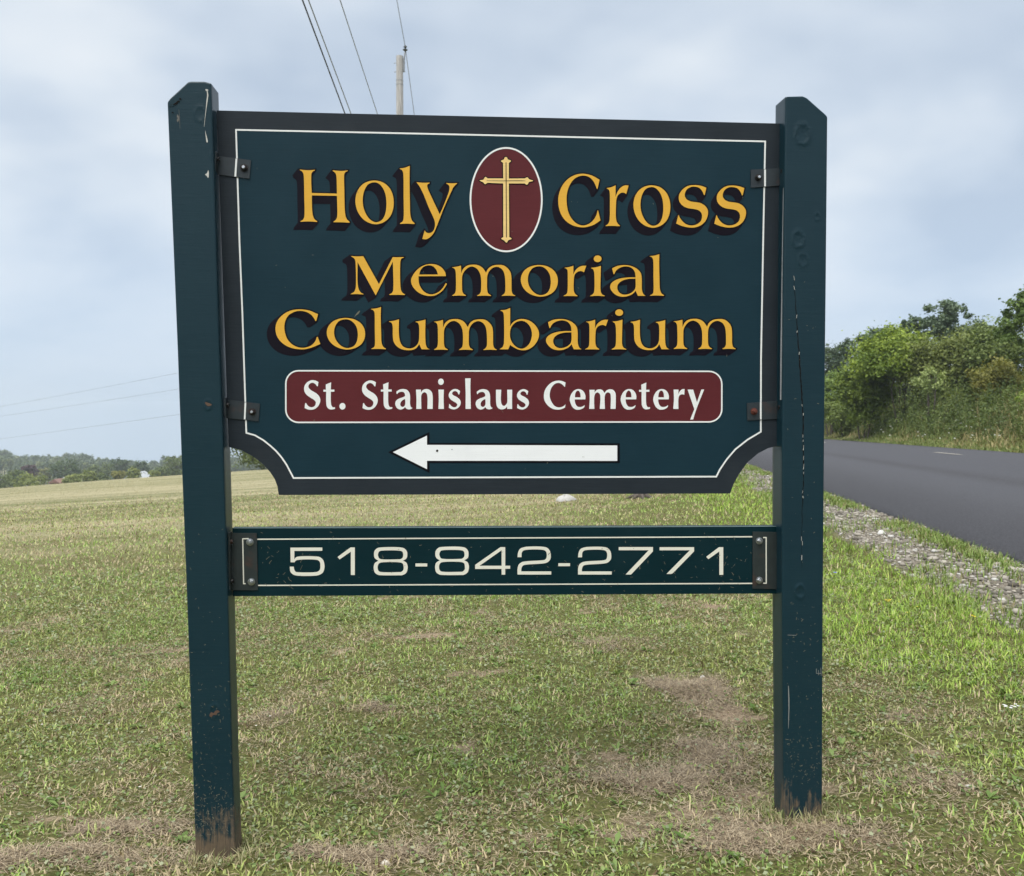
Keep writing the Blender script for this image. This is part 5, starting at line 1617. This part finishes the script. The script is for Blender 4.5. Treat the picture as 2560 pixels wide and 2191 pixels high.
# ------------------------------------------------------------------ small things on the ground
def rock(name, label, px, py, w, h, col, cat='rock', group=None, seed=0):
    p = on_ground(px, py)
    r2 = np.random.default_rng(seed + 50)
    nu, nv = 14, 8
    V, F = [], []
    for j in range(nv + 1):
        ph = -.5 + (math.pi * .5 + .5) * j / nv
        for i in range(nu):
            th = 2 * math.pi * i / nu
            b = .78 + .44 * float(vnoise(math.cos(th) * 1.6 + seed, math.sin(th) * 1.6 + ph * 1.4, 1.0, seed))
            V.append((p.x + math.cos(th) * math.cos(ph) * w / 2 * b, p.y + math.sin(th) * math.cos(ph) * w / 2 * b * .8, p.z + math.sin(ph) * h * b))
    for j in range(nv):
        for i in range(nu):
            F.append((j * nu + i, j * nu + (i + 1) % nu, (j + 1) * nu + (i + 1) % nu, (j + 1) * nu + i))
    m, t, b = new_mat('stone')
    oc = obj_coord(t)
    n1 = noise(t, oc, 14, 6, .65)
    L(t, mix_col(t, n1, tuple(c * .6 for c in col), tuple(min(1, c * 1.35) for c in col)), b.inputs['Base Color'])
    b.inputs['Roughness'].default_value = 0.9
    bump(t, b, n1, .6, .01)
    o_ = add_mesh(name, V, F, m, origin=p)
    tag(o_, label, cat, group)
rock('rock', 'pale grey rock in the grass behind the panel bottom edge', 1412, 1253, .40, .12, (.42, .41, .39), seed=1)
rock('stone', 'white stone lying in the gravel shoulder', 2204, 1336, .10, .045, (.62, .61, .58), 'stone', seed=2)
rock('stone', 'white pebble on the bare patch left of the right post', 1757, 1696, .035, .014, (.62, .6, .56), 'stone', seed=3)
rock('stone', 'whitish stone pressed into the bare soil at the bottom left', 965, 2160, .035, .012, (.6, .56, .48), 'stone', seed=4)
rock('stone', 'small tan stone at the foot of the right post', 2110, 2085, .02, .012, (.5, .44, .34), 'stone', seed=5)

# old stump
sp_ = on_ground(1604, 1247)
root = empty('stump', sp_); tag(root, 'weathered brown stump in the grass right of the pale rock', 'stump')
parts = [tube([sp_ + Vector((0, .12, -.05)), sp_ + Vector((0, .12, .04)), sp_ + Vector((.02, .12, .14))], [.15, .12, .10], 12)]
add_mesh('stump_core', *merge(parts), bark_m, root)
for k in range(7):
    a = 2 * math.pi * k / 7 + .3
    e = Vector((math.cos(a), math.sin(a), 0))
    V, F = tube([sp_ + Vector((0, .12, .06)) + e * .08, sp_ + Vector((0, .12, .025)) + e * .18, sp_ + Vector((0, .12, -.02)) + e * .3], [.045, .03, .012], 7)
    add_mesh('root', V, F, bark_m, root)

def flower(name, label, px, py, lift, petals, rad, col, heads=1, group=None, spread=.01):
    p = on_ground(px, py, lift)
    gz = gh(p.x, p.y)
    root = empty(name, (p.x, p.y, gz)); tag(root, label, 'flower', group)
    fm, t, b = new_mat(name + ' petals')
    L(t, mix_col(t, noise(t, obj_coord(t), 200, 3, .5), tuple(c * .85 for c in col), col), b.inputs['Base Color'])
    b.inputs['Roughness'].default_value = .6
    st = []
    for h in range(heads):
        an = 2.4 * h
        c = Vector((p.x + spread * math.cos(an) * (h > 0), p.y + spread * math.sin(an) * (h > 0), p.z + .006 * (h % 3)))
        st.append(tube([(p.x, p.y, gz), (p.x + .004, p.y, (gz + c.z) / 2), c], [.0012, .0011, .001], 5, False))
        for k in range(petals):
            a = 2 * math.pi * k / petals + h
            d = Vector((math.cos(a), math.sin(a), .35)); s_ = Vector((-math.sin(a), math.cos(a), 0))
            V = [c, c + d * rad * .6 + s_ * rad * .38, c + d * rad, c + d * rad * .6 - s_ * rad * .38, c + d * rad * .5 + Vector((0, 0, rad * .12))]
            add_mesh('petal', V, [(0, 1, 4), (1, 2, 4), (2, 3, 4), (3, 0, 4)], fm, root)
    V, F = merge(st)
    stm = paint('flower stem', (0.09, 0.15, 0.04), .7, .2, .1)
    add_mesh('stem', V, F, stm, root)
YF = (0.72, 0.55, 0.02)
flower('yellow_flower', 'yellow trefoil flower pair, largest of the yellow blooms right of the right post', 2221, 1504, .10, 5, .013, YF, 3, 'yellow flowers', .018)
flower('yellow_flower', 'small yellow flower just left of the largest yellow blooms', 2198, 1511, .08, 5, .009, YF, 1, 'yellow flowers')
flower('yellow_flower', 'tiny yellow flower just right of the largest yellow blooms', 2248, 1505, .08, 4, .007, YF, 1, 'yellow flowers')
flower('yellow_flower', 'small yellow flower midway between the largest blooms and the lone right one', 2293, 1518, .08, 5, .009, YF, 1, 'yellow flowers')
flower('yellow_flower', 'small yellow flower lowest of those below the largest blooms', 2268, 1532, .07, 5, .008, YF, 1, 'yellow flowers')
flower('yellow_flower', 'lone yellow flower nearest the gravel at the right', 2436, 1543, .09, 5, .012, YF, 2, 'yellow flowers', .012)
flower('blue_flower', 'blue chicory flower close beside the right post', 2088, 1433, .12, 12, .018, (0.17, 0.19, 0.62))
flower('white_flower', 'cluster of small white flowers at the right frame edge', 2527, 1770, .09, 5, .008, (0.72, 0.72, 0.70), 9, None, .028)
for i, (px, py, lab) in enumerate([(272, 1809, 'white clover head in the grass far left of the left post'), (640, 1815, 'white clover head just right of the left post'), (675, 1791, 'pale clover head right of the left post, upper of two'),
                                (105, 1812, 'pale clover head near the left frame edge'), (350, 1968, 'pale clover head low at the left of the left post')]):
    flower('clover_flower', lab, px, py, .03, 9, .007, (0.6, 0.57, 0.5), 1, 'clover heads')

# bark chips and dead stems
tanm = paint('dead stem', (0.42, 0.36, 0.24), .8, .1, .2)
for (x0, y0, x1, y1, r, lab) in [(2240, 1830, 2318, 1870, .0028, 'pale dead stem lying in the grass right of the right post'), (2100, 1992, 2160, 1983, .0022, 'short pale straw stalk beside the right post foot'),
                                 (1335, 2130, 1400, 2140, .002, 'curled tan stalk near the bottom middle of the lawn')]:
    a, b = on_ground(x0, y0, .02), on_ground(x1, y1, .015)
    V, F = tube([a, a.lerp(b, .5) + Vector((0, 0, .008)), b], [r, r * .8, r * .5], 6)
    tag(add_mesh('dead_stalk', V, F, tanm, origin=a), lab, 'stalk')
p = on_ground(2424, 1966, .01)
V = [p + Vector(v) * .55 for v in ((-.03, .012, 0), (-.01, .016, .008), (.02, .0, .006), (.034, -.016, 0), (.012, -.012, .002), (-.018, -.002, .001))]
tag(add_mesh('bark_chip', V + [v - Vector((0, 0, .004)) for v in V], [(0, 5, 4, 3, 2, 1), (6, 7, 8, 9, 10, 11)] + [(i, (i + 1) % 6, 6 + (i + 1) % 6, 6 + i) for i in range(6)], M['chip'], origin=p), 'whitish chip lying in dry grass right of the right post', 'chip')

# ------------------------------------------------------------------ haze
hz, t, b = new_mat('haze')
t.nodes.remove(b)
pv = N(t, 'ShaderNodeVolumePrincipled')
pv.inputs['Color'].default_value = (0.84, 0.92, 1.0, 1)
pv.inputs['Density'].default_value = 0.0004
pv.inputs['Anisotropy'].default_value = 0.2
L(t, pv.outputs[0], t.nodes['Material Output'].inputs['Volume'])
x0, x1, y0, y1, z0, z1 = -800, 620, -170, 1100, -125, 16
V, F = box_data((x0 + x1) / 2, (y0 + y1) / 2, (z0 + z1) / 2, x1 - x0, y1 - y0, z1 - z0)
hb = add_mesh('haze', V, F, hz)
tag(hb, 'thin pale haze in the air over the valley', 'haze', kind='stuff')
